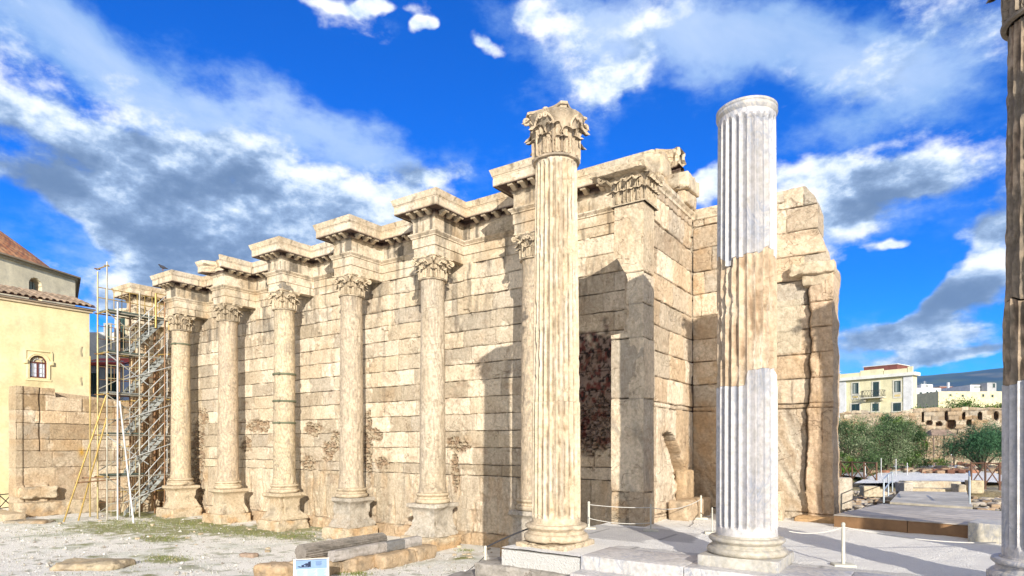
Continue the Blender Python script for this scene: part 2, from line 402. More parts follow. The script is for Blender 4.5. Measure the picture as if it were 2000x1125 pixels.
def masonry(a, z, zc, J, seed, patches=(), joint=.012, rand=.014, wear=1.0, ztopstain=None, base=CREAM):
    aw = a+.012*fbm(a*3, z*3, 0, 2, seed+1); zw = z+.010*fbm(a*3, z*3, 7, 2, seed+2)
    r1, r2, r3, dz, dv = ashlar(aw, zw, zc, J, seed)
    d = np.minimum(dz, dv)
    n1 = fbm(a*1.3, z*1.3, 1.5, 4, seed+3); n2 = fbm(a*5, z*5, 2.5, 4, seed+4); n3 = fbm(a*14, z*14, 3.5, 3, seed+5)
    jo = np.maximum(np.exp(-(dz/joint)**2)*(.55+.45*sst(-.5, .5, n2)), np.exp(-(dv/joint)**2)*(.35+.5*sst(-.3, .6, n1)))
    h = rand*(r1-.5)*2-.045*jo+.005*n2+.004*n3
    # spalls: flakes lost along the joints, and hollows in some stones
    cn = fbm(a*2.6, z*3.4, 9.1, 4, seed+11)
    chip = sst(.30, .62, cn-.9*np.minimum(d, .25)*2+.12*wear)*wear
    h = h-.05*chip*(.6+.4*n2)
    hol = sst(.42, .75, fbm(a*1.1, z*2.2, 4.4, 4, seed+12)+.25*(r2-.5))*wear
    h = h-.035*hol*(1+.5*n3)
    c = np.empty(a.shape+(3,)); c[:] = base
    c = cmix(c, CREAM2, r2*.9)
    c *= (1+.46*(r1-.5))[..., None]; c = cmix(c, GREY*1.5, .5*sst(.78, .97, r3))
    c = cmix(c, OCHRE, .40*sst(.25, 1.0, n1+.4*(r3-.5)))
    c = cmix(c, c*np.array([.72, .68, .64]), .5*sst(.15, .8, fbm(a*2.2, z*.7, 5.5, 4, seed+21)))
    run = sst(.30, .75, fbm(a*8, z*.55, 8.8, 4, seed+51))*sst(-.2, .5, n1); c = cmix(c, GREY*.75, .45*run)
    c = cmix(c, CREAM2*1.12, .5*chip)
    c = cmix(c, BRICK*1.2, .25*hol)
    veg = sst(.1, .75, fbm(a*7, z*1.1, 6.6, 3, seed+33))
    if ztopstain is not None:
        c = cmix(c, GREY*.62, .8*veg*sst(ztopstain-1.5, ztopstain, z+.7*n1))
    c = cmix(c, GREY*.26, .92*jo*sst(-.7, .25, n2))
    rub = np.zeros(a.shape)
    for (pa, pz, ra, rz) in patches:
        e = ((a-pa)/ra)**2+((z-pz)/rz)**2
        rub = np.maximum(rub, sst(1.25, .75, e+.75*n2+.35*n1))
    if rub.max() > 0:
        F1, F2, I = worley(a+.05*n2, z*1.5, 7.0, seed+5)
        g = sst(.04, .22, F2-F1)
        hr = -.11+.075*g*(.5+I)+.02*n3
        rc = np.where((I > .55)[..., None], CREAM*.9, np.where((I > .25)[..., None], np.array([.34, .22, .13]), BRICK))
        rc = cmix(rc*.32, rc, g); rc = rc*.6+CREAM*.32
        h = h*(1-rub)+hr*rub; c = c*(1-rub[..., None])+rc*rub[..., None]
    return h, c
def slab(mb, pos, A0, A1, Z0, ZT, da, zlines, hf, depth, back=6, seed=0, top=True, left=True, right=True, mi=0):
    """a wall face as a fine height field between ragged edges, closed by its thickness.
    pos(a, z, h, b): a along, z up, h outward, b back; A0/A1 functions of z; ZT function of a"""
    zl = np.asarray(zlines); a_mid0 = min(float(np.min(A0(zl))), float(np.min(A0(zl)))); a_mid1 = float(np.max(A1(zl)))
    n = max(3, int((a_mid1-a_mid0)/da)); u = np.linspace(0, 1, n)
    zf = (zl-zl[0])/(zl[-1]-zl[0])
    U, W = np.meshgrid(u, zf, indexing='ij')
    zt = ZT(a_mid0+(a_mid1-a_mid0)*u)[:, None]
    # near the bottom keep the course lines straight, bend them only towards the ragged top
    zflat = zl[0]+W*(zl[-1]-zl[0]); Z = np.minimum(zflat, zt)
    frac = np.clip((zflat-(zt-.001))/1e-6, 0, 1)
    A = A0(Z)+(A1(Z)-A0(Z))*U
    h, c = hf(A, Z)
    P = pos(A, Z, h, 0*A); mb.grid(P, c, flip=False, mi=mi)
    bs = np.linspace(0, depth, back+1)
    def skirt(a, z, h0, c0, flip):
        a = a[:, None]+0*bs; z_ = z[:, None]+0*bs; b = 0*a+bs
        na = .02*fbm(a*2.3+b*3, z_*3+b, b*3, 4, seed+61); w = np.clip(bs/.05, 0, 1)
        return a, z_, b, na*w
    if top:
        a, z_, b, nn = skirt(A[:, -1], Z[:, -1], None, None, 0)
        P = pos(a, z_+nn, h[:, -1][:, None]*(1-np.clip(b/.05, 0, 1)), b); mb.grid(P, np.repeat(c[:, -1][:, None], len(bs), 1), mi=mi)
    if right:
        a, z_, b, nn = skirt(A[-1], Z[-1], None, None, 0)
        P = pos(a+nn, z_, h[-1][:, None]*(1-np.clip(b/.05, 0, 1)), b); mb.grid(P, np.repeat(c[-1][:, None], len(bs), 1), flip=True, mi=mi)
    if left:
        a, z_, b, nn = skirt(A[0], Z[0], None, None, 0)
        P = pos(a+nn, z_, h[0][:, None]*(1-np.clip(b/.05, 0, 1)), b); mb.grid(P, np.repeat(c[0][:, None], len(bs), 1), mi=mi)
    # plain back face
    a = np.array([[A[0, 0], A[0, -1]], [A[-1, 0], A[-1, -1]]]); z_ = np.array([[Z[0, 0], Z[0, -1]], [Z[-1, 0], Z[-1, -1]]])
    mb.grid(pos(a, z_, 0*a, 0*a+depth), c.reshape(-1, 3).mean(0), flip=True, mi=mi)
    return mb
def zlin(z0, z1, step, joints):
    b = list(np.arange(z0, z1, step))+[z1]
    for j in joints:
        if z0 < j < z1: b += [j-.022, j-.009, j, j+.009, j+.022]
    b = np.unique(np.round(b, 4)); keep = [b[0]]
    for q in b[1:]:
        if q-keep[-1] > .006: keep.append(q)
    return np.array(keep)
const = lambda v: (lambda q: np.full(np.shape(q), float(v)))
def front(Y): return lambda a, z, h, b: np.stack([a+0*z, Y-h+b, z+0*a], -1)

# ------------------------------------------------------------------ ground
def ground_mat(name, base, dark, scale, moss=0, bump=.02):
    def f(g, b):
        p = objc(g); c = attr(g)
        n = g.noise(p, scale, 4, .7); n2 = g.noise(p, scale*4, 3, .7); v = g.node('ShaderNodeTexVoronoi'); g.put(v.inputs['Vector'], p); v.inputs['Scale'].default_value = scale*1.6
        c = g.mix(g.mr(n, .3, .7), g.mix(1.0, c, dark, 'MULTIPLY'), c)
        c = g.mix(g.mr(n2, .52, .68), c, g.mix(1.0, c, (.82, .80, .77), 'MULTIPLY'))
        big = g.noise(p, .5, 4, .6); c = g.mix(g.mr(big, .35, .68), g.mix(1.0, c, (.93, .93, .93), 'MULTIPLY'), c)
        g.put(b.inputs['Base Color'], c); b.inputs['Roughness'].default_value = .95; b.inputs['Specular IOR Level'].default_value = .1
        setbump(g, b, g.m('ADD', n2, g.m('ADD', n, v.outputs['Distance'])), bump, 1)
    return mat(name, f)
M_GRAVEL = ground_mat('pale gravel', None, (.92, .92, .92), 26, bump=.016)
M_EARTH = ground_mat('earth and grass', None, (.6, .6, .55), 5, bump=.04)
GRAV = np.array([.92, .90, .85]); MOSS = np.array([.22, .23, .055]); EARTH = np.array([.36, .29, .17])
FEET = [-28.82, -25.42, -22.02, -18.6, -15.2, -11.82, -8.4]
def court():
    xs = np.unique(np.concatenate([np.linspace(-600, -60, 10), np.linspace(-60, -33, 20), np.arange(-33, -4, .07), np.linspace(-4, 60, 20), np.linspace(60, 600, 8)]))
    ys = np.unique(np.concatenate([np.linspace(-300, -10, 8), np.linspace(-10, 3, 16), np.arange(3, 14.6, .07), np.linspace(14.6, 60, 12), np.linspace(60, 700, 8)]))
    X, Y = np.meshgrid(xs, ys, indexing='ij')
    n = fbm(X*.9, Y*.9, 0, 4, 5); n2 = fbm(X*4, Y*4, 1, 3, 6)
    Z = .02*n+.008*n2
    near = np.exp(-((Y-12.2)/1.0)**2)*sst(-14, -19, X)*1.0+np.exp(-((Y-12.6)/.7)**2)*.35
    m = sst(.35, .95, near*.9+.75*n+.45*n2-.12)
    for (px, py, r) in ((322, 1052, 35), (325, 1092, 25), (340, 1035, 60), (250, 1030, 90), (590, 1033, 40), (560, 1046, 40), (430, 1036, 60)):
        x, y = at(px, CZ*FPX/(py-870)); m = np.maximum(m, .95*sst(1.3, .4, ((X-x)/(r*.022))**2*.5+((Y-y)/(r*.016))**2+1.0*n2))
    c = np.empty(X.shape+(3,)); c[:] = GRAV
    c = cmix(c, GRAV*np.array([.80, .83, .80]), sst(0, .8, n)); c = cmix(c, EARTH*1.3, .45*np.exp(-((Y-12.6)/.9)**2)*sst(-.3, .5, n2))
    c = cmix(c, MOSS, .85*m)
    speck = sst(.42, .62, fbm(X*2.2, Y*5, 4, 3, 71)-.02*np.abs(X+16)+.1*sst(-10, -20, X)); c = cmix(c, np.array([.25, .26, .16]), .6*speck*(n2 > -.2))
    c = cmix(c, EARTH*.8, sst(-34, -50, X))
    mb = MB().grid(np.stack([X, Y, Z], -1), c)
    tag(mb.build('court_ground', M_GRAVEL, sharp=0), kind='structure')
court()
TF = 1.33
def terrace():
    # raised floor of the porch: gravel and slab strips
    def floorc(X, Y):
        n = fbm(X*1.1, Y*1.1, 0, 4, 15); n2 = fbm(X*5, Y*5, 1, 3, 16)
        c = np.empty(X.shape+(3,)); c[:] = GRAV*1.04
        slabs = (((Y < 8.75+.05*n2) & (X > -4.1)) | ((X < -3.9+.12*n2) & (Y < 10.9+.1*n2) & (Y > 9.2)) | ((X > -4.6) & (X < -3.1-.2*(Y-9)) & (Y > 9.6) & (Y < 10.7)))
        gx = np.abs(((X*.8+.3*(np.floor(Y/.8) % 2)) % 1)-.5) > .485; gy = np.abs(((Y/.8) % 1)-.5) > .48
        sc_ = np.array([.66, .64, .61])*(1+.12*n[..., None])
        sc_ = np.where((gx | gy)[..., None], sc_*.55, sc_)
        c = np.where(slabs[..., None], sc_, c)
        return c, slabs, n, n2
    xs = np.unique(np.concatenate([np.arange(-5.45, 2.6, .05), np.linspace(2.6, 12, 12)])); ys = np.arange(7.62, 14.3, .05)
    X, Y = np.meshgrid(xs, ys, indexing='ij'); c, s, n, n2 = floorc(X, Y)
    Z = TF+np.where(s, .002*n2, .010*n+.008*n2-.008)
    Z = Z-.02*sst(9.4, 9.1, Y)*0
    mb = MB().grid(np.stack([X, Y, Z], -1), c)
    mb.bb(-5.45, 12, 7.63, 14.3, -.3, TF-.04, GRAV*.8)
    tag(mb.build('terrace_floor', M_GRAVEL, sharp=40), kind='structure')
    # white marble steps under the columns
    st = MB(); rr = random.Random(4)
    for k, (y, zt) in enumerate(((7.58, TF+.012), (7.24, TF-.17), (6.86, TF-.37), (6.5, TF-.60), (6.1, TF-.85))):
        x = -4.09+.02*k
        while x < 11.5:
            L = rr.uniform(1.3, 1.9)
            rough(st, (x+L/2, y+.45, zt-.13+.0), (L/2-.004, .45, .13), .3, .012, .001, 2, k, colf=lambda P: np.tile(np.array([.60, .60, .59])*rr.uniform(.92, 1.04), P.shape[:2]+(1,)))
            x += L
    tag(st.build('steps', M_WHITE, sharp=40), kind='structure')
terrace()
def site():
    # the excavation ground beyond the wall end
    xs = np.unique(np.concatenate([np.arange(-40, -6, 2), np.arange(-6, 14, .2), np.linspace(14, 120, 60), np.linspace(120, 900, 20)]))
    ys = np.unique(np.concatenate([np.arange(14.35, 40, .2), np.linspace(40, 140, 60), np.linspace(140, 1400, 30)]))
    X, Y = np.meshgrid(xs, ys, indexing='ij')
    n = fbm(X*.35, Y*.35, 0, 4, 25); n2 = fbm(X*2, Y*2, 1, 4, 26)
    Z = 1.22+.10*n+.05*n2
    c = np.empty(X.shape+(3,)); c[:] = EARTH
    c = cmix(c, np.array([.20, .23, .06]), sst(-.2, .5, n+.5*n2)); c = cmix(c, np.array([.45, .40, .30]), sst(.3, .9, -n+.4*n2))
    # lower hollow in front, either side of the ramp
    f = CZ*0+(X*-sn+Y*cs); r = (X*cs+Y*sn); u = r/np.maximum(f, .1)*FPX+1000
    hollow = sst(15.2, 16.6, f)*sst(23.5, 21.5, f)
    Z = Z-.30*hollow*np.clip(1+.5*n2, 0, 2)
    tag(MB().grid(np.stack([X, Y, Z], -1), c).build('site_ground', M_EARTH, sharp=0), kind='structure')
    # white plaza further back
    def quad(pts, n=24):
        P = [np.array(p) for p in pts]; uu, vv = np.meshgrid(np.linspace(0, 1, n), np.linspace(0, 1, n), indexing='ij'); uu = uu[..., None]; vv = vv[..., None]
        return (P[0]*(1-uu)+P[1]*uu)*(1-vv)+(P[3]*(1-uu)+P[2]*uu)*vv
    q = quad([at(1668, 24.5), at(1990, 25.5), at(1905, 47), at(1752, 47)])
    zz = 1.37+.03*fbm(q[..., 0], q[..., 1], 0, 3, 3)
    cc = np.tile(np.array([.86, .86, .85]), q.shape[:2]+(1,))
    tag(MB().grid(np.concatenate([q, zz[..., None]], -1), cc).build('plaza', M_GRAVEL, sharp=0), kind='structure')
    q = quad([at(1600, 34), at(1700, 27), at(1690, 33), at(1600, 42)])
    tag(MB().grid(np.concatenate([q, 1.42+0*q[..., :1]], -1), (.5, .5, .48)).build('path', M_GRAVEL, sharp=0), kind='structure')
site()

# ------------------------------------------------------------------ the long wall
ZC = [.36, 1.98, 2.30]+[2.30+.485*k for k in range(1, 12)]
ZA, ZB = 8.10, 9.66
wall = thing('library_wall', 'long cream ancient stone wall carrying a projecting carved cornice behind the row of columns', 'wall', (0, 0, 0))
def px_patch(px, py, rx, ry, Y=14.15):
    X, z, t = wpt(px, py, Y); X2, _, _ = wpt(px+rx, py, Y); return (X, z, abs(X2-X), ry*t/FPX)
PATCH = [px_patch(*p) for p in ((386, 900, 14, 85), (505, 832, 26, 13), (395, 815, 12, 18), (610, 838, 18, 14), (655, 862, 12, 22), (718, 880, 9, 70), (735, 850, 12, 14), (640, 880, 14, 20),
                               (893, 868, 22, 16), (888, 925, 8, 40), (745, 905, 14, 12), (480, 870, 10, 16), (600, 905, 14, 14), (1160, 835, 34, 60))]
def main_wall():
    J = courses(ZC, -31, -4, .95, 1.45, 3)
    def hf(a, z):
        h, c = masonry(a, z, ZC, J, 40, PATCH, wear=1.05, ztopstain=7.6)
        n = fbm(a*3, z*3, 2, 4, 8); n2 = fbm(a*9, z*9, 2, 4, 9)
        # worn orthostats and a plinth that steps forward
        o = sst(2.0, 1.9, z)
        streak = fbm(a*6, z*1.2, 3, 4, 77)
        h = h-.03*o*sst(.1, .6, streak); c = cmix(c, OCHRE*1.05, .35*o*sst(.0, .8, streak)); c = cmix(c, GREY, .4*o*sst(.2, .9, -streak))
        pl = sst(.40, .32, z+.08*n); h = h+.10*pl*(1+.6*n); c = cmix(c, OCHRE*.95, .5*pl)
        # water stains and broken pilaster strips behind the columns
        for X in FEET:
            s = np.exp(-((a-X-.15)/.5)**2); sN = sst(.0, .55, fbm(a*5, z*.8, 1, 4, 31)+.1)
            c = cmix(c, GREY*.55, .55*s*sN*sst(5.2, 7.2, z)); h = h+.05*((np.abs(a-X-.55) < .17) & (z > 6.6+.3*n))
            for q in (X-.85, X+.95):
                c = cmix(c, GREY*.5, .5*np.exp(-((a-q)/.3)**2)*sN*sst(5.6, 7.4, z))
        # red and black painted plaster left on the wall beside the pier
        x0, zt, _ = wpt(1133, 655); x1, zb, _ = wpt(1200, 800); _, zz, _ = wpt(1160, 885)
        m = sst(x0-.9, x0-.5, a)*sst(zt+.15, zt-.25, z+.45*n)*sst(zz-.3, zz+.9, z+.5*n+.2*n2)*sst(-1.1, -.3, n2+.5)
        F = fbm(a*7, z*6, 4, 5, 55); G = fbm(a*17, z*15, 4, 3, 56)
        pc = np.empty(c.shape); pc[:] = (.24, .18, .15)
        pc = cmix(pc, np.array([.34, .28, .24]), sst(-.1, .5, G)); pc = cmix(pc, np.array([.13, .035, .028]), sst(.0, .3, F+.35*sst(zb, zt, z)-.15)); pc = cmix(pc, np.array([.018, .012, .012]), sst(.08, .35, G+.3*sst(zb-.2, zt, z)-.18))
        c = c*(1-m[..., None])+pc*m[..., None]; h = h-.03*m+.012*m*F
        return h, c
    mb = MB()
    slab(mb, front(14.15), const(-30.3), const(-4.66), 0, const(ZA+.02), .026, zlin(-.1, ZA+.02, .034, ZC), hf, .9, seed=1, left=True, right=False)
    mb.build('masonry', M_WALL, wall, sharp=50)
main_wall()

def sweep(mb, path, prof, ds, dispf=None, colf=None, seed=0, mi=0):
    """run a moulding profile (out, z) along a plan path with mitred corners; outward is to the right of travel"""
    P = np.asarray(path, float); n = len(P); O = np.zeros((n, 2))
    seg = P[1:]-P[:-1]; L = np.linalg.norm(seg, axis=1); d = seg/L[:, None]; nr = np.stack([d[:, 1], -d[:, 0]], 1)
    for i in range(n):
        a = nr[max(i-1, 0)]; b = nr[min(i, n-2)]
        O[i] = a if np.allclose(a, b) else (a+b)
    pr = [np.array(prof[0], float)]
    for k in range(1, len(prof)):
        q0 = np.array(prof[k-1], float); q1 = np.array(prof[k], float); m = max(1, int(np.hypot(*(q1-q0))/ds))
        for j in range(1, m+1): pr.append(q0+(q1-q0)*j/m)
    pr = np.array(pr)
    rows = []; nrm = []
    for i in range(n-1):
        m = max(1, int(L[i]/ds)); f = np.linspace(0, 1, m+1)
        f = f if i == n-2 else f[:-1]
        for q in f:
            A = P[i][None]+pr[:, :1]*O[i][None]; B = P[i+1][None]+pr[:, :1]*O[i+1][None]
            rows.append(np.concatenate([A+(B-A)*q, pr[:, 1:]], 1)); nrm.append(np.tile(nr[i], (len(pr), 1)))
    G = np.array(rows); N = np.array(nrm)
    D = np.repeat(pr[None, :, 0], len(G), 0)
    if dispf is not None:
        k = dispf(G, D); G[..., :2] -= N*k[..., None]
    C = colf(G, D) if colf is not None else (1, 1, 1)
    return mb.grid(G, C, mi=mi)
AH = .39; AY = 14.10; RY = 12.85
def ent_path(x0=-30.3, x1=-4.95):
    p = [(x0, AY)]
    for X in FEET: p += [(X-AH, AY), (X-AH, RY), (X+AH, RY), (X+AH, AY)]
    return p+[(x1, AY)]
def ent_col(seed, stain=.5, base=CREAM*1.04, soot=False):
    def f(G, D):
        x, y, z = G[..., 0], G[..., 1], G[..., 2]
        n = fbm(x*1.2+y, z*1.5+y, y, 4, seed); v = fbm((x+y)*7, z*1.0, y*0, 4, seed+3); n2 = fbm(x*6, z*6, y*6, 3, seed+8)
        c = np.empty(x.shape+(3,)); c[:] = base; c = cmix(c, CREAM2*1.05, sst(-.4, .6, n)); c = cmix(c, OCHRE*.9, .45*sst(.2, .9, -n+.3*n2))
        c = cmix(c, GREY*.5, stain*sst(.05, .65, v+.15*n2))
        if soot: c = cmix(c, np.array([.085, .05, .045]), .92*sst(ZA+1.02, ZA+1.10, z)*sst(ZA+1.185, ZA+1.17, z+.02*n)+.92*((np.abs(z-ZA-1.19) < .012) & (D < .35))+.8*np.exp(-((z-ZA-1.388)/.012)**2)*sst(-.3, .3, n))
        jt = np.abs(((x-y)*.62+.35*np.floor(z*2.1)) % 1-.5) > .487
        c = np.where(jt[..., None], c*.45, c)
        return c
    return f
def wearf(seed, amp=.02, chip=.05, hole=None):
    def f(G, D):
        x, y, z = G[..., 0], G[..., 1], G[..., 2]
        n = fbm(x*5, y*5, z*5, 4, seed); e = fbm(x*1.6, y*1.6, z*2.2, 4, seed+5)
        k = amp*n*.4+chip*sst(.45, .85, e)*(.5+.5*n)
        if hole is not None: k = k+hole(G, D, n)
        return k
    return f
def entablature():
    Ld = MB(); p = ent_path()
    sweep(Ld, p, [(-.25, ZA), (.0, ZA), (.0, ZA+.25), (.03, ZA+.255), (.03, ZA+.50), (.06, ZA+.51), (.06, ZA+.54), (.12, ZA+.60), (.12, ZA+.63), (.02, ZA+.635)], .045, wearf(1, .012, .06), ent_col(11, .5))
    for X in FEET: Ld.bb(X-AH+.02, X+AH-.02, RY+.02, AY+.1, ZA+.006, ZA+.6, GREY)
    Ld.build('architrave', M_STONE, wall, 30)
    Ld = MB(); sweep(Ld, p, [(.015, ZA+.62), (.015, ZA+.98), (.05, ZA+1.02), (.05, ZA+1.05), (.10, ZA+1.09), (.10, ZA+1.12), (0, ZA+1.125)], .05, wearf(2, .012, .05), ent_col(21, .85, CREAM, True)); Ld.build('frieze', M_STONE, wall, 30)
    C3 = FEET[3]
    def hole(G, D, n):       # the cornice has broken away at the corner of the fourth ressaut's front
        x, y = G[..., 0], G[..., 1]
        b = sst(.95, .55, np.abs((x-(FEET[2]+.12))/.62)+.25*n)*(y < RY+.1)
        b2 = sst(.7, .3, np.hypot(x+4.95, y-AY+.2)+.2*n)
        return b*np.clip(D-.02, 0, 1)*.9*(1+.4*n)+b2*.2*(1+n)
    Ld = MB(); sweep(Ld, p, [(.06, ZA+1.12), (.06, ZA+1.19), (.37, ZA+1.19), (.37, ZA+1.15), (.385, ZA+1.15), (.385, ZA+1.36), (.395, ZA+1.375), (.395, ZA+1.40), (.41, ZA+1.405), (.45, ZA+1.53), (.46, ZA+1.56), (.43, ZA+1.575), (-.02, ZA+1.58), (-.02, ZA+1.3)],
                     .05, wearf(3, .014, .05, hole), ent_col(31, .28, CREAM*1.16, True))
    for X in FEET: Ld.bb(X-AH-.0, X+AH+.0, RY+.03, AY+.3, ZA+.7, ZB-.16, CREAM)
    Ld.bb(-30.25, -5.3, 14.14, 14.98, ZA, ZB-.1, CREAM)
    Ld.build('cornice', M_STONE, wall, 30)
    # brackets under the cornice: a scroll with a leaf, one mesh shared by all
    def bracket():
        b = MB(); s = np.linspace(0, 1, 9)
        for k in range(5):
            w = -.06+.03*k; pts = [(0, -.13+.02*math.sin(4*q), ) for q in s]
        prof = [(0, 0), (0, -.12), (.05, -.135), (.10, -.12), (.16, -.075), (.21, -.065), (.25, -.085), (.27, -.06), (.265, -.02), (.25, 0)]
        W = np.linspace(-.065, .065, 7); G = np.zeros((7, len(prof), 3))
        for i, w in enumerate(W):
            for j, (d, z) in enumerate(prof):
                G[i, j] = (w, -d, z*(1-.12*math.cos(i/6*4*math.pi)*(.5 if z < -.01 else 0)))
        b.grid(G, CREAM*1.08)
        for e, fl in ((0, 1), (6, 0)): b.add(G[e], [tuple(range(len(prof))) if fl else tuple(range(len(prof)))[::-1]], CREAM)
        for sx in (-1, 1): b.tube([(sx*.072, -.235, -.055), (sx*.03, -.235, -.055)], .035, 8, CREAM)
        b.tube([(-.05, -.04, -.10), (.05, -.04, -.10)], .045, 8, CREAM)
        return b
    spots = []
    def run(x0, y0, x1, y1, n, rz):
        for k in range(n):
            f = (k+.5)/n; spots.append((x0+(x1-x0)*f, y0+(y1-y0)*f, rz))
    for i, X in enumerate(FEET):
        nxt = FEET[i+1]-AH if i < 6 else -4.9
        if i != 2: run(X-AH-.05, RY-.08, X+AH+.05, RY-.08, 3, 0)
        run(X+AH+.08, RY-.02, X+AH+.08, AY-.35, 3, R(90)); run(X+AH+.42, AY-.08, nxt-.42, AY-.08, 5, 0)
    proto = bracket().build('modillion', M_STONE, wall, 40); proto.location = (*spots[-1][:2], ZA+1.19); proto.rotation_euler = (0, 0, spots[-1][2])
    for (x, y, rz) in spots[-2::-1][:98]:
        o = proto.copy(); COL.objects.link(o); o.location = (x, y, ZA+1.19); o.rotation_euler = (0, 0, rz)
entablature()

# ------------------------------------------------------------------ column parts
def leaf(mb, O, out, w, h, curl, col, ribs=5, depth=.045, seed=0):
    """an acanthus leaf rooted at O leaning against the bell, tip curling outwards"""
    O = np.asarray(O, float); out = np.asarray(out, float); tan = np.array([-out[1], out[0], 0]); up = np.array([0, 0, 1.])
    n, m = 11, 13; U, T = np.meshgrid(np.linspace(-1, 1, n), np.linspace(0, 1, m), indexing='ij')
    wd = w*(.80+.25*np.sin(T*math.pi))*np.sqrt(np.clip(1-(np.clip(T-.62, 0, 1)/.40)**2, .02, 1))*(1+.13*np.cos(T*math.pi*2*ribs))
    th = np.clip((T-.62)/.38, 0, 1)
    zz = h*(np.minimum(T, .62)/.62*.86+.14*np.sin(th*math.pi*.95)-.16*th**2*curl*3)
    oo = .10*curl*T**2+curl*(1-np.cos(th*math.pi*.62))*.62
    oo = oo+depth*(1-np.abs(U))*.8+depth*.55*np.cos(U*math.pi*4)*(1-th*.5)-.25*w*U**2*.5
    rough_ = .006*fbm(U*3+seed, T*5, seed*1.7, 3, 5)
    P = O+(U*wd)[..., None]*tan+(oo+rough_)[..., None]*out+zz[..., None]*up
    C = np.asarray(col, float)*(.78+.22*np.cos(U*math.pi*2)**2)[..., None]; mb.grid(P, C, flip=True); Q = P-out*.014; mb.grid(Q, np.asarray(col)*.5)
def volute(mb, A, B, out, r, col):
    """a stalk rising from A to the corner B and coiling under the abacus"""
    A = np.asarray(A, float); B = np.asarray(B, float); out = np.asarray(out, float); pts = []; rad = []
    for q in np.linspace(0, 1, 9):
        p = A+(B-A)*q; p = p-out*.10*math.sin(q*math.pi)*.8; pts.append(p); rad.append(r*(.55+.25*q))
    cc = B-out*.0-np.array([0, 0, r*1.6]); R0 = r*1.6
    for q in np.linspace(0, 1, 14)[1:]:
        a = math.pi/2-q*2*math.pi*1.25; rr = R0*(1-.72*q); pts.append(cc+out*rr*math.cos(a)*1.0+np.array([0, 0, rr*math.sin(a)])); rad.append(r*(.8-.45*q))
    mb.tube(pts, rad, 7, col)
def capital(name, parent, c, z0, z1, r, hw, mt, col, rz=0, worn=0, seed=0, skip=(0,), aw=None, fat=1.25):
    """Corinthian capital: bell with two rows of leaves, corner volutes, concave abacus"""
    H = z1-z0; col = np.asarray(col, float); b = MB(); rr = random.Random(seed)
    bell = [(r*1.02, z0-.03), (r*1.16, z0-.025), (r*1.18, z0+.005), (r*1.04, z0+.02), (r*1.0, z0+.03), (r*1.0, z0+.45*H), (r*1.16, z0+.70*H), (r*1.38, z0+.86*H), (r*1.40, z0+.88*H)]
    b.lathe(bell, 40, c, colf=lambda P: cmix(np.tile(col, P.shape[:2]+(1,)), GREY*.6, .65*sst(-.4, .3, fbm(P[..., 0]*9, P[..., 1]*9, P[..., 2]*6, 3, seed))))
    for row, (hh, rad, cu, w) in enumerate(((.40*H, r*1.04, .105*fat, .30*r*1.12), (.64*H, r*1.02, .135*fat, .34*r*1.12))):
        for k in range(8):
            a = rz+(k+.5*row)*math.pi/4; o = (math.cos(a), math.sin(a), 0)
            kk = 1-worn*rr.random()*.45
            if worn and rr.random() < worn*.35: continue
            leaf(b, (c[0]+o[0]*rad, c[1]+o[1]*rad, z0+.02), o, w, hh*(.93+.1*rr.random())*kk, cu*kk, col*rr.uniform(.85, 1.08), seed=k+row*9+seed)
    za = z0+.86*H
    for k in range(4):
        a = rz+math.pi/4+k*math.pi/2; o = np.array([math.cos(a), math.sin(a), 0])
        if worn and k in skip: continue
        for da in (-.30, .30):
            o2 = np.array([math.cos(a+da), math.sin(a+da), 0])
            volute(b, (c[0]+o2[0]*r*1.04, c[1]+o2[1]*r*1.04, z0+.42*H), (c[0]+o[0]*hw*1.20+o2[0]*.0, c[1]+o[1]*hw*1.20, za+.01), o, .030*hw/.45*fat, col*1.03)
        # leaf under the volute
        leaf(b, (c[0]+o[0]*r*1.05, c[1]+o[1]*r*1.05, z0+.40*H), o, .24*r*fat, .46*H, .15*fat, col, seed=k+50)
    for k in range(4):
        a = rz+k*math.pi/2; o = np.array([math.cos(a), math.sin(a), 0]); t = np.array([-o[1], o[0], 0])
        for sg in (-1, 1):
            A = np.array([c[0], c[1], z0+.45*H])+o*r*1.05+t*sg*r*.35; Bq = np.array([c[0], c[1], za-.02])+o*r*1.28+t*sg*r*.16
            volute(b, A, Bq, -t*sg, .022*hw/.45*fat, col*1.03)
    cap = b.build(name, mt, parent, 45)
    ab = MB(); out = []
    for k in range(4):
        a0 = rz-math.pi/4+k*math.pi/2; p0 = np.array([math.cos(a0), math.sin(a0)])*hw*1.36; p1 = np.array([math.cos(a0+math.pi/2), math.sin(a0+math.pi/2)])*hw*1.36
        e = (p1-p0)/np.linalg.norm(p1-p0); nrm = np.array([e[1], -e[0]])
        p0 = p0+e*.075; p1 = p1-e*.075; Ls = np.linalg.norm(p1-p0)
        for q in np.linspace(0, 1, 13): out.append(p0+(p1-p0)*q-nrm*hw*.16*math.sin(q*math.pi))
    out = np.array(out)
    lev = [(0.90, za-.005), (.92, za+.02), (.94, za+.05*H*2), (.985, za+.085*H), (1.0, za+.10*H), (1.0, z1-.002), (.9, z1)]
    G = np.array([np.concatenate([out*s+np.array(c), np.full((len(out), 1), zz)], 1) for s, zz in lev])
    nz = fbm(G[..., 0]*7, G[..., 1]*7, G[..., 2]*7, 4, seed+3); G[..., :2] += (np.array(c)-G[..., :2])*(.04*nz+(worn if aw is None else aw)*.22*sst(.1, .6, fbm(G[..., 0]*2.2, G[..., 1]*2.2, G[..., 2], 3, seed+9)))[..., None]
    if worn: G[..., 2] += (worn if aw is None else aw)*.06*fbm(G[..., 0]*3.2, G[..., 1]*3.2, 0*nz, 3, seed+4)
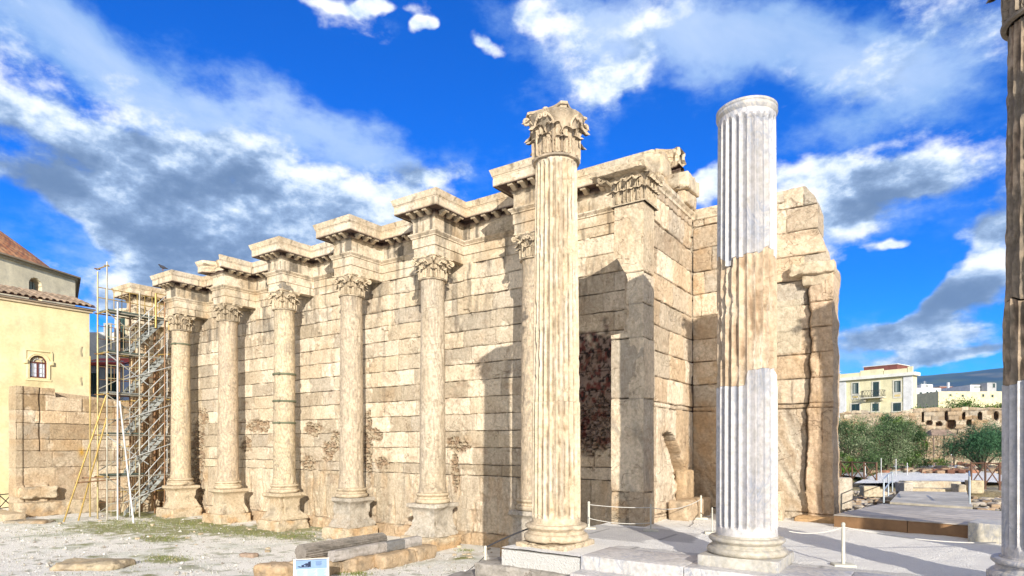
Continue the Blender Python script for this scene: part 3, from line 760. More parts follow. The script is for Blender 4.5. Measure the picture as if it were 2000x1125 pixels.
    ab.grid(G, col*1.05, cv=True); ab.add(G[-1], [tuple(range(len(out)))], col); ab.add(G[0], [tuple(range(len(out)))[::-1]], col*.8)
    rs = .07*hw/.45
    for k in range(4):
        a = rz+k*math.pi/2; ab.lathe([(.001, -rs), (rs*.7, -rs*.7), (rs, 0), (rs*.7, rs*.7), (.001, rs)], 8, (c[0]+math.cos(a)*hw*.80, c[1]+math.sin(a)*hw*.80), col)
        ab.V[-1][:, 2] += (za+z1)/2
    KIDS.setdefault(cap.name, []); ab.build('abacus', mt, cap, 40)
    return cap
def attic_base(mb, c, z0, z1, R0, r, col, n=64, seed=0, worn=.3):
    H = z1-z0; P = []
    def tor(zc, hh, rr_, k=7):
        for q in np.linspace(-math.pi/2, math.pi/2, k): P.append((rr_-hh+hh*math.cos(q), zc+hh*math.sin(q)))
    P.append((r*.8, z0)); tor(z0+.20*H, .20*H, R0); P.append((R0*.90, z0+.43*H)); P.append((R0*.86, z0+.50*H)); P.append((R0*.85, z0+.58*H)); P.append((R0*.90, z0+.66*H)); tor(z0+.80*H, .12*H, R0*.95); P.append((r*1.06, z0+.93*H)); P.append((r*1.04, z1)); P.append((r*.9, z1+.01))
    def dsp(r_, A, z):
        x, y = np.cos(A), np.sin(A); return -worn*.06*sst(.2, .8, fbm(x*2+seed, y*2, z*4, 4, seed+5))+.004*fbm(x*8, y*8, z*12, 3, seed)
    mb.lathe(P, n, c, colf=lambda Q: cmix(np.tile(np.asarray(col, float), Q.shape[:2]+(1,)), GREY*.8, .4*sst(0, .8, fbm(Q[..., 0]*4, Q[..., 1]*4, Q[..., 2]*7, 4, seed+1))), disp=dsp)
def pedestal(parent, X, Yc, hw, z0, z1, seed, col):
    """moulded square pedestal: base moulding, die and cap, weathered"""
    b = MB(); H = z1-z0
    prof = [(hw*1.20, 0), (hw*1.20, .07), (hw*1.13, .12), (hw*1.10, .15), (hw*1.02, .22), (hw*.93, .30), (hw*.88, .40), (hw*.86, .60), (hw*.87, .76), (hw*.92, .80), (hw*.99, .84), (hw*1.10, .88), (hw*1.12, .89), (hw*1.12, .99), (hw*1.06, 1.0)]
    Pz = []
    for i in range(len(prof)-1):
        m = max(1, int(abs(prof[i+1][1]-prof[i][1])*H/.04)+0)
        for j in range(m): f = j/m; Pz.append((prof[i][0]+(prof[i+1][0]-prof[i][0])*f, prof[i][1]+(prof[i+1][1]-prof[i][1])*f))
    Pz.append(prof[-1]); n = 22; ring = []
    t = np.linspace(-1, 1, n, endpoint=False)
    sq = np.concatenate([np.stack([t, -1+0*t], 1), np.stack([1+0*t, t], 1), np.stack([-t, 1+0*t], 1), np.stack([-1+0*t, -t], 1)])
    G = np.zeros((len(Pz), len(sq), 3))
    for i, (w, f) in enumerate(Pz):
        G[i, :, 0] = X+sq[:, 0]*w; G[i, :, 1] = Yc+sq[:, 1]*w; G[i, :, 2] = z0+f*H
    n1 = fbm(G[..., 0]*3, G[..., 1]*3, G[..., 2]*3, 4, seed); n2 = fbm(G[..., 0]*1.5, G[..., 1]*1.5, G[..., 2]*2, 4, seed+3)
    cor = (np.min(np.abs(sq), axis=1) > .72)[None, :]*1.0
    k = .012*n1+.06*sst(.25, .75, n2)+.07*cor*sst(.0, .5, n1+.3*n2)
    d = np.stack([G[..., 0]-X, G[..., 1]-Yc], -1); G[..., :2] -= d*k[..., None]*1.6
    C = np.empty(G.shape); C[:] = col; C = cmix(C, GREY, .5*sst(0, .8, n2+.4*n1)); C = cmix(C, OCHRE, .35*sst(.1, .9, -n2)); C *= (1-.35*sst(.5, .9, np.abs(n1)))[..., None]
    b.grid(G, C, cv=True, flip=False); b.add(G[-1], [tuple(range(len(sq)))], col)
    return b.build('pedestal', M_STONE, parent, 35)
# ------------------------------------------------------------------ the seven columns in front of the wall
LABELS = ['column half hidden behind the scaffolding tower, at the far left end of the colonnade', 'smooth column standing just right of the scaffolding tower, with a worn lumpy capital',
 'smooth column with a gouge under its capital, second full column right of the scaffolding', 'patched column bound by three dark metal rings with the cornice broken above it',
 'smooth streaked column between the metal-ringed column and the column behind the info board stones', 'tall smooth column nearest the lying column fragments, with a crisp capital and yellowed plinth',
 'smooth column largely hidden behind the fluted column with the capital']
CYL = 13.2
def shaft(mb, c, z0, z1, r0, r1, colf, n=72, dz=.04, seed=0, bite=None):
    z = np.arange(z0, z1+dz*.5, dz); z[-1] = z1; f = (z-z0)/(z1-z0)
    r = r0+(r1-r0)*(f**1.5)+.035*np.clip(1-f*22, 0, 1)+.02*np.clip(1-(1-f)*30, 0, 1)
    a = np.arange(n)/n*2*math.pi; Z, A = np.meshgrid(z, a, indexing='ij'); Rr = r[:, None]+0*A
    x, y = np.cos(A), np.sin(A)
    n1 = fbm(x*1.5+seed*3, y*1.5, Z*1.2, 4, seed); n2 = fbm(x*6+seed, y*6, Z*5, 3, seed+2)
    Rr = Rr+.006*n1+.004*n2-.03*sst(.5, .9, fbm(x*2+seed, y*2, Z*2, 4, seed+5))
    if bite is not None: Rr = Rr-bite(A, Z)
    P = np.stack([c[0]+Rr*x, c[1]+Rr*y, Z], -1)
    mb.grid(P, colf(A, Z, n1, n2), cv=True, flip=True)
    return mb
def cipo_col(seed, tone):
    def f(A, Z, n1, n2):
        c = np.empty(A.shape+(3,)); c[:] = tone
        w = fbm(np.cos(A)*1.1+seed, np.sin(A)*1.1, Z*.55, 3, seed+40); st = np.sin((Z*.8+2.4*w+np.cos(A+seed)*1.2)*11+5*w)
        c = cmix(c, np.array([.35, .30, .235]), .72*sst(.0, .8, st)); c = cmix(c, np.array([.44, .35, .22]), .35*sst(.2, .9, w)); c = cmix(c, GREY*1.1, .3*sst(.3, .9, n1))
        c = cmix(c, GREY*.5, .5*sst(6.6, 7.5, Z)*sst(.1, .6, fbm(np.cos(A)*5, np.sin(A)*5, Z*.6, 3, seed+60)))
        return c
    return f
for i, X in enumerate(FEET):
    t = thing('column', LABELS[i], 'column', (0, 0, 0), group='columns standing in front of the long wall')
    pb = MB(); hw = .62; zp = .34
    rough(pb, (X, CYL-.08+.02, zp/2-.04), (hw*(1.0 if i != 1 else 1.05), hw, zp/2+.04), .05, .05, .02, 3, 10+i,
          colf=lambda P: cmix(cmix(np.tile(CREAM*1.0, P.shape[:2]+(1,)), OCHRE*1.15, .8*sst(-.2, .5, fbm(P[..., 0]*2, P[..., 1]*2, P[..., 2]*2, 4, 10+i)+.1*(i >= 4))), GREY*.8, .4*sst(.2, .8, fbm(P[..., 0]*5, P[..., 1]*5, P[..., 2]*5, 3, 20+i))), chip=.10)
    pb.build('plinth', M_STONE, t, 50)
    ped = pedestal(t, X, CYL, .46, zp, 1.24, 30+i, [CREAM*.95, CREAM, CREAM, CREAM*.98, GREY*1.75, GREY*2.0, GREY*1.9][i])
    bb_ = MB(); attic_base(bb_, (X, CYL), 1.24, 1.55, .50, .37, CREAM*(1.0 if i != 5 else 1.05), seed=i, worn=[1.3, 1.3, 1.5, .9, .5, .3, .3][i]); bb_.build('base', M_STONE, t, 45)
    tone = [np.array([.60, .50, .35]), np.array([.62, .52, .36]), np.array([.58, .48, .35]), np.array([.62, .53, .37]), np.array([.57, .49, .37]), np.array([.61, .54, .42]), np.array([.60, .50, .36])][i]
    sb = MB(); bite = None
    if i == 2: bite = lambda A, Z: .11*sst(.55, .0, np.hypot((np.angle(np.exp(1j*(A-math.pi*1.62))))/1.0, (Z-7.30)/.30))
    if i == 3: bite = lambda A, Z: .02*sst(.05, .0, np.abs(Z-2.95-.05*np.sin(A*2)))
    shaft(sb, (X, CYL), 1.54, 7.48, .365, .325, cipo_col(i+3, tone), seed=i+3, bite=bite)
    sb.build('shaft', M_CIPO, t, 60)
    if i in (1, 3):
        for z in ((6.93,) if i == 1 else (5.28, 4.36, 3.62)):
            rg = MB(); rr_ = .375 if i == 3 else .345
            rg.lathe([(rr_-.01, z-.03), (rr_+.012, z-.03), (rr_+.016, z), (rr_+.012, z+.03), (rr_-.01, z+.03)], 48, (X, CYL), (.12, .13, .08)); 
            rg.box((X+rr_*.5, CYL-rr_*.93, z), (.04, .03, .035), (.10, .11, .07), .5)
            rg.build('metal_ring', M_ATT, t, 30)
    capital('capital', t, (X, CYL), 7.48, ZA-.004, .335, .45, M_STONE, [CREAM*.6, CREAM*.95, CREAM*.8, CREAM*1.05, CREAM*1.02, CREAM*1.05, CREAM*.95][i], worn=[.8, 1.0, .15, .1, .0, .0, .0][i], seed=i)

# ------------------------------------------------------------------ anta pier, side wall, end wall of the porch
def pier():
    t = thing('anta_pier', 'square corner pier with a leafy capital between the fluted column and the white column', 'pier')
    ZP = [1.30, 1.95, 3.75, 4.9, 5.55, 6.15]
    J = [np.array([-9., 9.])]*8
    def hfac(seed):
        def hf(a, z):
            h, c = masonry(a, z, ZP[1:], J, seed, (), wear=.5, base=CREAM*1.05)
            n = fbm(a*3, z*3, 2, 4, seed+8); v = fbm(a*4+z*2.2, z*1.6-a*2, 2, 4, seed+9)
            c = cmix(c, GREY*1.1, .55*sst(.1, .7, v)*sst(4.2, 3.2, z)); c = cmix(c, OCHRE, .5*sst(.0, .7, n)*sst(2.6, 1.6, z))
            brk = np.exp(-((z-5.25)/.35)**2); h = h-.05*brk*sst(-.1, .6, n); c = cmix(c, OCHRE*.85, .5*brk*sst(-.1, .5, n))
            return h, c
        return hf
    def A0(z):
        n = .03*fbm(z*3, 0, 0, 4, 3)
        e = -5.25+.27*sst(6.75, 5.9, z)-.33*(z < 5.02)
        return e+n*(z > 5.0)
    mb = MB(); slab(mb, front(11.1), A0, const(-4.64), 0, const(7.46), .02, zlin(1.0, 7.46, .03, ZP), hfac(70), .5, seed=7, right=False, left=True)
    side = lambda a, z, h, b: np.stack([-4.64+h-b, a+0*z, z+0*a], -1)
    slab(mb, side, const(11.1), const(11.62), 0, const(7.46), .02, zlin(1.0, 7.46, .03, ZP), hfac(75), .3, seed=8)
    mb.build('shaft', M_WALL, t, 50)
    # capital of the pier: flaring block with two rows of leaves and volutes on the faces
    b = MB(); z0, z1 = 7.46, 8.12; H = z1-z0; x0, x1, y0, y1 = -5.25, -4.64, 11.1, 11.62
    G = []
    for (f, e) in ((0, .05), (.04, .06), (.05, .015), (.5, .02), (.8, .07), (.88, .12)):
        G.append([[x0-e, y0-e, z0+f*H], [x1+e, y0-e, z0+f*H], [x1+e, y1+.1, z0+f*H], [x0-e, y1+.1, z0+f*H]])
    b.grid(np.array(G), CREAM, cv=True)
    for row, (hh, cu) in enumerate(((.38*H, .11), (.66*H, .17))):
        n = 4-row
        for k in range(n):
            fx = (k+.5)/n; leaf(b, (x0+(x1-x0)*fx, y0-.02, z0+.03), (0, -1, 0), .10, hh, cu, CREAM*random.Random(k+row*7).uniform(.9, 1.1), seed=k)
            leaf(b, (x1+.02, y0+(y1-y0)*fx, z0+.03), (1, 0, 0), .10, hh, cu, CREAM*1.0, seed=k+20)
    q = math.sqrt(.5)
    for (cx, cy, ox, oy, ex) in ((x0, y0, -q, -q, .27), (x1, y0, q, -q, .12)):
        for k in (-1, 1): volute(b, (cx-ox*.05, cy-oy*.02, z0+.35*H), (cx+ox*ex, cy+oy*ex, z0+.86*H), (ox, oy, 0), .042, CREAM*1.05)
        leaf(b, (cx, cy, z0+.02*H), (ox, oy, 0), .09, .42*H, .14, CREAM); leaf(b, (cx, cy, z0+.3*H), (ox, oy, 0), .10, .52*H, .24, CREAM)
    for k in (-1, 1):
        volute(b, ((x0+x1)/2+k*.12, y0-.03, z0+.4*H), ((x0+x1)/2+k*.05, y0-.09, z0+.84*H), (-k, 0, 0), .032, CREAM)
        volute(b, (x1+.03, (y0+y1)/2+k*.12, z0+.4*H), (x1+.09, (y0+y1)/2+k*.05, z0+.84*H), (0, -k, 0), .032, CREAM)
    cp = b.build('capital', M_STONE, t, 45)
    ab = MB(); rough(ab, ((x0+x1)/2-.15, (y0+y1)/2-.04, z1-.04), (.58, .50, .065), .05, .02, .02, 4, 3, CREAM*1.05, chip=.12); ab.build('abacus', M_STONE, cp, 45)
pier()
def porch_walls():
    ZS = [1.45, 3.62, 3.72]+[3.72+.515*k for k in range(1, 9)]
    t = thing('side_wall', 'short receding cream wall with a broken arched niche low in it, behind the corner pier', 'wall')
    J = courses(ZS, 11, 15, .8, 1.3, 9)
    def hf(a, z):
        h, c = masonry(a, z, ZS, J, 80, (), wear=.75, base=np.array([.52, .405, .27]))
        n = fbm(a*4, z*4, 2, 4, 91); n1 = fbm(a*1.5, z*1.5, 2, 4, 92)
        c = cmix(c, OCHRE*1.1, .45*sst(-.1, .8, n1)*sst(12.8, 13.9, a))
        # band of fine chipping
        bnd = np.exp(-((z-5.55)/.16)**2); h = h-.035*bnd*sst(0, .5, n); c = cmix(c, GREY*1.2, .3*bnd*sst(0, .5, n))
        cr = np.exp(-(((z-7.2)-.35*(a-12.9))/.03)**2)*(a > 12.3); h = h-.03*cr*sst(-.3, .3, n)
        # fluted-looking vertical tooling at the top
        tp = sst(7.35, 7.5, z); h = h+.02*tp*np.cos(a*26)*sst(-.4, .3, n)
        # niche
        zq = [1.3, 2.10, 2.17, 2.35, 2.65, 2.95, 3.08, 3.13]; yl = np.interp(z, zq, [13.1, 13.1, 13.1, 12.95, 12.72, 12.46, 12.34, 12.5])+.05*n; yr = np.interp(z, zq, [13.65, 13.65, 13.65, 13.6, 13.38, 13.06, 12.86, 12.6])+.04*n1
        ni = sst(-.03, .03, a-yl)*sst(-.03, .03, yr-a)*sst(2.12, 2.17, z)*sst(3.14, 3.10, z)
        h = h-.42*ni*(1+.15*n); c = cmix(c, OCHRE*.62, .85*ni); rim = sst(-.45, -.1, a-yl)*sst(-.5, -.1, yr-a)*sst(3.5, 3.2, z)*(1-ni)
        h = h-.06*rim*sst(-.2, .5, n); c = cmix(c, GREY*1.2, .5*rim*sst(-.1, .6, n))
        lw = sst(1.8, 1.35, z); c = cmix(c, OCHRE*.8, .35*lw)
        return h, c
    side = lambda a, z, h, b: np.stack([-4.72+h-b, a+0*z, z+0*a], -1)
    mb = MB(); slab(mb, side, const(11.6), const(14.12), 0, lambda a: 8.12+.05*fbm(a*3, 0, 0, 3, 4)+0*a, .02, zlin(1.0, 8.2, .03, ZS), hf, .5, seed=3, left=False, right=False)
    mb.build('masonry', M_WALL, t, 50)
    mo = MB(); P = [(-4.72, 11.75), (-4.72, 14.05), (-2.6, 14.05)]
    P = P[::1]
    # moulding at the head of the walls
    def inner(path, prof):
        sweep(mo, path, prof, .05, wearf(7, .012, .07), ent_col(51, .25, CREAM*1.12))
    sweep(mo, [(-4.72, 14.2), (-4.72, 11.8)], [(.0, 7.98), (.03, 8.0), (.03, 8.06), (.08, 8.12), (.08, 8.20), (-.1, 8.22)], .05, wearf(8, .01, .06), ent_col(52, .3, CREAM*1.1))
    for p in mo.V: p[:, 0] = -4.72-(p[:, 0]+4.72)     # outward is +X here
    mo.L = [l.reshape(-1, 4)[:, ::-1].ravel() for l in mo.L]
    mo.build('moulding', M_STONE, t, 35)
    # end wall with the ragged right edge
    e = thing('end_wall', 'cream block wall with a ragged broken right edge, behind the tall white column', 'wall')
    J2 = courses(ZS, -5, -1, .9, 1.5, 19)
    ex = np.array([-1.80, -1.80, -1.82, -1.80, -1.83, -1.79, -1.95, -2.02, -2.12, -2.10, -2.16, -2.35, -2.5]); ez = np.array([0, 1.6, 3.0, 4.6, 5.6, 6.5, 6.75, 7.0, 7.3, 7.7, 8.0, 8.25, 8.4])
    def A1(z): return np.interp(z, ez, ex)+.014*fbm(z*2.2, 0, 0, 4, 5)+.008*fbm(z*9, 0, 0, 3, 6)
    def hf2(a, z):
        h, c = masonry(a, z, ZS, J2, 85, [], wear=.8, base=np.array([.53, .415, .28]))
        n = fbm(a*4, z*4, 2, 4, 95); v = fbm(a*3+z*1.1, z*1.2, 2, 4, 96)
        c = cmix(c, OCHRE*1.15, .5*sst(.0, .8, v)*sst(5.6, 4.6, z)); c = cmix(c, OCHRE, .5*sst(-3.9, -4.7, a)*sst(-.4, .6, n))
        newb = ((a > -3.2) & (a < -2.42) & (((z > 4.78) & (z < 5.9))))*1.0; c = cmix(c, np.array([.55, .50, .38]), .8*newb); h = h*(1-newb)+newb*.012
        c = cmix(c, np.array([.5, .36, .2]), .5*sst(.1, .5, fbm(a*2, z*9, 2, 3, 99))*((z > 4.25) & (z < 4.75)))
        low = sst(3.7, 3.5, z); dg = fbm(a*5+z*3.0, z*1.2-a, 2, 4, 97); h = h-.03*low*sst(0, .7, dg); c = cmix(c, GREY*1.1, .35*low*sst(.1, .7, dg)); c = cmix(c, OCHRE*.9, .4*low*sst(0, .6, -dg))
        # rough jamb standing proud at the right, with a worn capital block
        ed = -2.28+.05*fbm(z*1.4, 0, 0, 3, 8)+.02*fbm(z*7, 0, 0, 3, 9)
        j = sst(ed-.015, ed+.015, a)*(z < 6.45)
        h = h+.16*j+.03*j*fbm(a*6, z*1.5, 3, 4, 98); gr = np.exp(-((a-ed)/.022)**2)*(z < 6.45)*(z > 1.9); h = h-.10*gr; c = cmix(c, GREY*.35, .9*gr)
        jc = np.array([.56, .42, .28])*(1+.0*a[..., None]); c = c*(1-.7*j[..., None])+jc*.7*j[..., None]; c = cmix(c, OCHRE*.8, .5*j*sst(.1, .7, fbm(a*7, z*1.3, 3, 4, 88)))
        cb = sst(-2.62, -2.58, a+.03*n)*(z > 6.0+.0*a)*(z < 6.48)*sst(-3, 0, a+1); cb2 = (a > -2.62)*(z > 6.05+.25*sst(-2.3, -2.6, a))*(z < 6.5)*1.0
        pass
        return h, c
    m2 = MB(); slab(m2, front(14.12), const(-4.70), A1, 0, lambda a: 8.20+.05*(a+4.7)/2.5+.04*fbm(a*2, 0, 0, 3, 4), .02, zlin(1.0, 8.33, .03, ZS), hf2, .75, seed=5, left=False)
    m2.build('masonry', M_WALL, e, 50); jb = MB(); rough(jb, (-2.20, 14.05, 6.47), (.42, .17, .13), .04, .04, .03, 3, 7, CREAM*1.02, chip=.08); rough(jb, (-2.10, 14.08, 6.24), (.30, .13, .14), .04, .04, .03, 3, 8, CREAM*.9, chip=.08); jb.build('jamb_capital', M_STONE, e, 50)
    mo = MB(); sweep(mo, [(-4.72, 14.12), (-2.75, 14.12)], [(.0, 7.98), (.03, 8.0), (.03, 8.06), (.07, 8.12), (.07, 8.21), (-.3, 8.25)], .05, wearf(9, .012, .09), ent_col(53, .3, CREAM*1.1)); mo.build('moulding', M_STONE, e, 35)
    fb = MB(); rough(fb, (-2.05, 13.95, 1.30), (.42, .32, .12), .05, .05, .03, 3, 5, OCHRE*1.05, chip=.1)
    rough(fb, (-2.85, 13.7, 1.42), (.16, .2, .5), .05, .05, .03, 3, 6, CREAM, chip=.1); fb.build('footing', M_STONE, e, 50)
porch_walls()
def loose(name, label, cat, parts, mt=None, group=None):
    mb = MB()
    for (c, h, rz, seed, col) in parts:
        rough(mb, c, h, .05, .05, .03, 2.6, seed, colf=lambda P: cmix(cmix(np.tile(np.asarray(col, float), P.shape[:2]+(1,)), OCHRE, .5*sst(.0, .8, fbm(P[..., 0]*2, P[..., 1]*2, P[..., 2]*2, 4, seed))), GREY*.7, .5*sst(.1, .7, fbm(P[..., 0]*5, P[..., 1]*5, P[..., 2]*5, 4, seed+2))), rz=rz, chip=.09)
    return tag(mb.build(name, mt or M_STONE, None, 50), label, cat, group)
loose('cornice_block', 'broken cornice end block lying above the leafy pier capital', 'stone block', [((-5.50, 13.55, 9.12), (.40, .36, .27), .05, 1, CREAM*1.1), ((-5.30, 13.5, 8.62), (.26, .4, .24), .1, 12, CREAM)])
loose('entablature_block', 'rounded loose stone slab capping the short receding wall', 'stone block', [((-4.80, 13.62, 8.62), (.30, .40, .19), .0, 2, CREAM*1.12)])
loose('support_stone', 'small stone under the rounded slab on top of the receding wall', 'stone block', [((-4.84, 13.66, 8.30), (.26, .36, .15), .0, 3, CREAM)])
loose('bench_stone', 'rough step stone at the foot of the wall niche', 'stone block', [((-4.42, 13.1, 1.50), (.22, .72, .22), .0, 4, np.array([.5, .40, .28]))])
loose('upright_stone', 'upright stone block closing the right side of the arched wall niche', 'stone block', [((-4.66, 13.45, 1.98), (.12, .30, .34), .0, 14, np.array([.5, .38, .24]))])

# ------------------------------------------------------------------ the free columns of the porch
YF = 8.3
def fluted(mb, c, z0f, z1f, ra, rb, zA, zB, colf, nfl=24, per=9, dz=.03, depth=.040, rnd0=None, rnd1=None, seed=0, dmg=0., scale=1.0):
    """part of a fluted shaft between heights z0f(angle) and z1f(angle); radius tapers over zA..zB"""
    n = nfl*per; a = np.arange(n)/n*2*math.pi; m = max(6, int((np.max(z1f(a))-np.min(z0f(a)))/dz)); f = np.linspace(0, 1, m)
    z0 = z0f(a); z1 = z1f(a); Z = z0[None]+(z1-z0)[None]*f[:, None]; A = a[None]+0*Z
    g = np.clip((Z-zA)/(zB-zA), 0, 1); Rr = (ra+(rb-ra)*g**1.6)*scale
    x = np.abs((A/(2*math.pi)*nfl) % 1-.5)*2; w = .84; xi = np.clip(x/w, 0, 1); fl = np.sqrt(np.clip(1-xi**2, 0, 1))*(x < w)
    W = Rr*math.pi/nfl*w
    if rnd0 is not None: zr = rnd0+W-W*np.sqrt(np.clip(1-xi**2, 0, 1)); fl = fl*sst(0, .03, Z-zr)
    if rnd1 is not None: zr = rnd1-W+W*np.sqrt(np.clip(1-xi**2, 0, 1)); fl = fl*sst(0, .03, zr-Z)
    cx, cy = np.cos(A), np.sin(A); n1 = fbm(cx*2.5+seed, cy*2.5, Z*2.2, 4, seed); n2 = fbm(cx*9+seed, cy*9, Z*9, 3, seed+1)
    D = depth*fl
    if dmg: 
        k = dmg*sst(.15, .7, n1+.4*n2); D = lerp(D, depth*.75+.012*n2, k*(1-fl)); D = D+dmg*.006*n2+dmg*.03*sst(.45, .8, n1)
    Rr = Rr-D
    P = np.stack([c[0]+Rr*cx, c[1]+Rr*cy, Z], -1); mb.grid(P, colf(A, Z, n1, n2, fl), cv=True, flip=True)
    for q, (zz, fp) in enumerate(((0, 1), (-1, 0))):      # close the ends
        ring = P[zz]; cen = np.array([[c[0], c[1], ring[:, 2].mean()]]); V = np.concatenate([ring, cen]); k = np.arange(n)
        F = np.stack([k, (k+1) % n, np.full(n, n)], 1); mb.add(V, [F if fp == 0 else F[:, ::-1]], colf(A[zz], Z[zz], n1[zz], n2[zz], fl[zz]).mean(0))
    return mb
YEL = np.array([.60, .515, .375])
def yelcol(seed, top=False):
    def f(A, Z, n1, n2, fl):
        c = np.empty(A.shape+(3,)); c[:] = YEL; c = cmix(c, np.array([.66, .59, .47]), sst(-.3, .6, n1)); c = cmix(c, np.array([.15, .11, .07]), .80*fl**6*sst(-.9, .3, n2+n1)); c = cmix(c, OCHRE*1.2, .15*sst(.2, .9, -n1+.4*n2))  # flute bottoms darkened in the colour, imitating the shade in the grooves
        c = cmix(c, c*np.array([.6, .5, .4]), .4*sst(.35, .7, n2)*(.3+.7*fl)); return c
    return f
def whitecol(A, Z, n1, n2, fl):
    c = np.empty(A.shape+(3,)); c[:] = (.57, .565, .56); c = cmix(c, np.array([.46, .49, .55]), .5*sst(0, .8, n1)); return cmix(c, np.array([.18, .19, .22]), .75*fl**4)  # dark flute lines painted in, standing for shadow inside the grooves
def browncol(dark):
    def f(A, Z, n1, n2, fl):
        c = np.empty(A.shape+(3,)); c[:] = (.56, .45, .32); c = cmix(c, np.array([.66, .58, .46]), sst(.0, .6, n1+.3*n2)*(1-fl*.4))
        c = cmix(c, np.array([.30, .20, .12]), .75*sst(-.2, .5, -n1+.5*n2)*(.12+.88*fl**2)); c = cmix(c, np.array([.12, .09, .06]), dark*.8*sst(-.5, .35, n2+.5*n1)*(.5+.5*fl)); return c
    return f
cst = lambda v: (lambda a: np.full(np.shape(a), float(v)))
def fluted_col():
    X = -4.9; t = thing('fluted_column', 'yellowish fluted column with a broken leafy capital, standing alone in front of the long wall', 'column')
    j = CZ+9.6*(870-786)/FPX
    b = MB(); fluted(b, (X, YF), cst(1.66), cst(j-.003), .375, .318, 1.66, 7.22, yelcol(1), rnd0=1.76, seed=1, dmg=.25); fluted(b, (X, YF), lambda a: j+.0*a, cst(7.2), .368, .318, 1.66, 7.22, yelcol(2), rnd1=7.13, seed=2, dmg=.4)
    b.build('shaft', M_FLUT, t, 28)
    b = MB(); attic_base(b, (X, YF), 1.40, 1.68, .50, .375, YEL*.95, seed=5, worn=1.4); b.build('base', M_FLUT, t, 45)
    b = MB(); rough(b, (X-.02, YF, 1.30), (.46, .46, .10), .04, .04, .025, 3, 8, colf=lambda P: cmix(np.tile(YEL*.95, P.shape[:2]+(1,)), GREY, .5*sst(0, .7, fbm(P[..., 0]*4, P[..., 1]*4, P[..., 2]*4, 4, 5))), chip=.12)
    rough(b, (X-.03, YF, 1.12), (.50, .48, .09), .04, .04, .03, 3, 9, colf=lambda P: cmix(np.tile(CREAM, P.shape[:2]+(1,)), GREY*.8, .6*sst(0, .7, fbm(P[..., 0]*4, P[..., 1]*4, P[..., 2]*4, 4, 6))), chip=.12); b.build('plinth', M_STONE, t, 50)
    capital('capital', t, (X, YF), 7.20, 7.92, .31, .385, M_STONE, np.array([.58, .49, .36]), rz=0, worn=.35, seed=12, skip=(3,), aw=.6, fat=1.25)
fluted_col()
def jag(z, amp, seed, step=0):
    def f(a):
        k = np.floor((a/(2*math.pi)*24)+.5); return z+amp*vn(np.cos(a)*2.2, np.sin(a)*2.2, 0*a, seed)+amp*.35*vn(k*3.7, 0*a, 0*a, seed+1)
    return f
def white_col():
    X = -2.07; t = thing('white_column', 'tall fluted column of new white marble with a brown ancient middle section and no capital', 'column')
    z1 = CZ+8*(870-508)/FPX; z0 = CZ+8*(870-752)/FPX
    ju = jag(z1, .10, 5); 
    def jl(a):      # the white repair climbs higher on the side turned to the right
        d = np.angle(np.exp(1j*(a-R(-38)))); return z0-.03+.20*sst(.75, .60, np.abs(d))+.02*vn(a*9, 0*a, 0*a, 3)
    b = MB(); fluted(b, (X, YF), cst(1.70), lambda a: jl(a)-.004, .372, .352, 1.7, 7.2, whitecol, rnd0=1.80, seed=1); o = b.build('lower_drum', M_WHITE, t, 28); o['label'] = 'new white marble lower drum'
    b = MB(); fluted(b, (X, YF), jl, ju, .370, .352, 1.7, 7.2, browncol(.35), seed=4, dmg=.9, depth=.045, scale=.992); o = b.build('middle_drum', M_FLUT, t, 28); o['label'] = 'worn brown ancient middle drum'
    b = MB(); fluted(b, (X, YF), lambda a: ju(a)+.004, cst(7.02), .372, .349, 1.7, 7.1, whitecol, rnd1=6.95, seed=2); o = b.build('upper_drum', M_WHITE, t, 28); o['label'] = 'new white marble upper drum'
    b = MB(); b.lathe([(.34, 7.01), (.352, 7.02), (.358, 7.035), (.368, 7.045), (.374, 7.065), (.368, 7.085), (.364, 7.09), (.364, 7.10), (.372, 7.11), (.372, 7.135), (.36, 7.145), (.001, 7.147)], 72, (X, YF), (.50, .49, .46)); b.build('collar', M_WHITE, t, 30)
    b = MB(); attic_base(b, (X, YF), 1.47, 1.71, .49, .372, np.array([.47, .445, .37]), seed=9, worn=.05); b.build('base', M_WHITE, t, 40)
    b = MB(); rough(b, (X, YF, 1.405), (.48, .48, .068), .1, .008, .002, 2, 3, (.50, .49, .44)); b.build('plinth', M_WHITE, t, 40)
white_col()
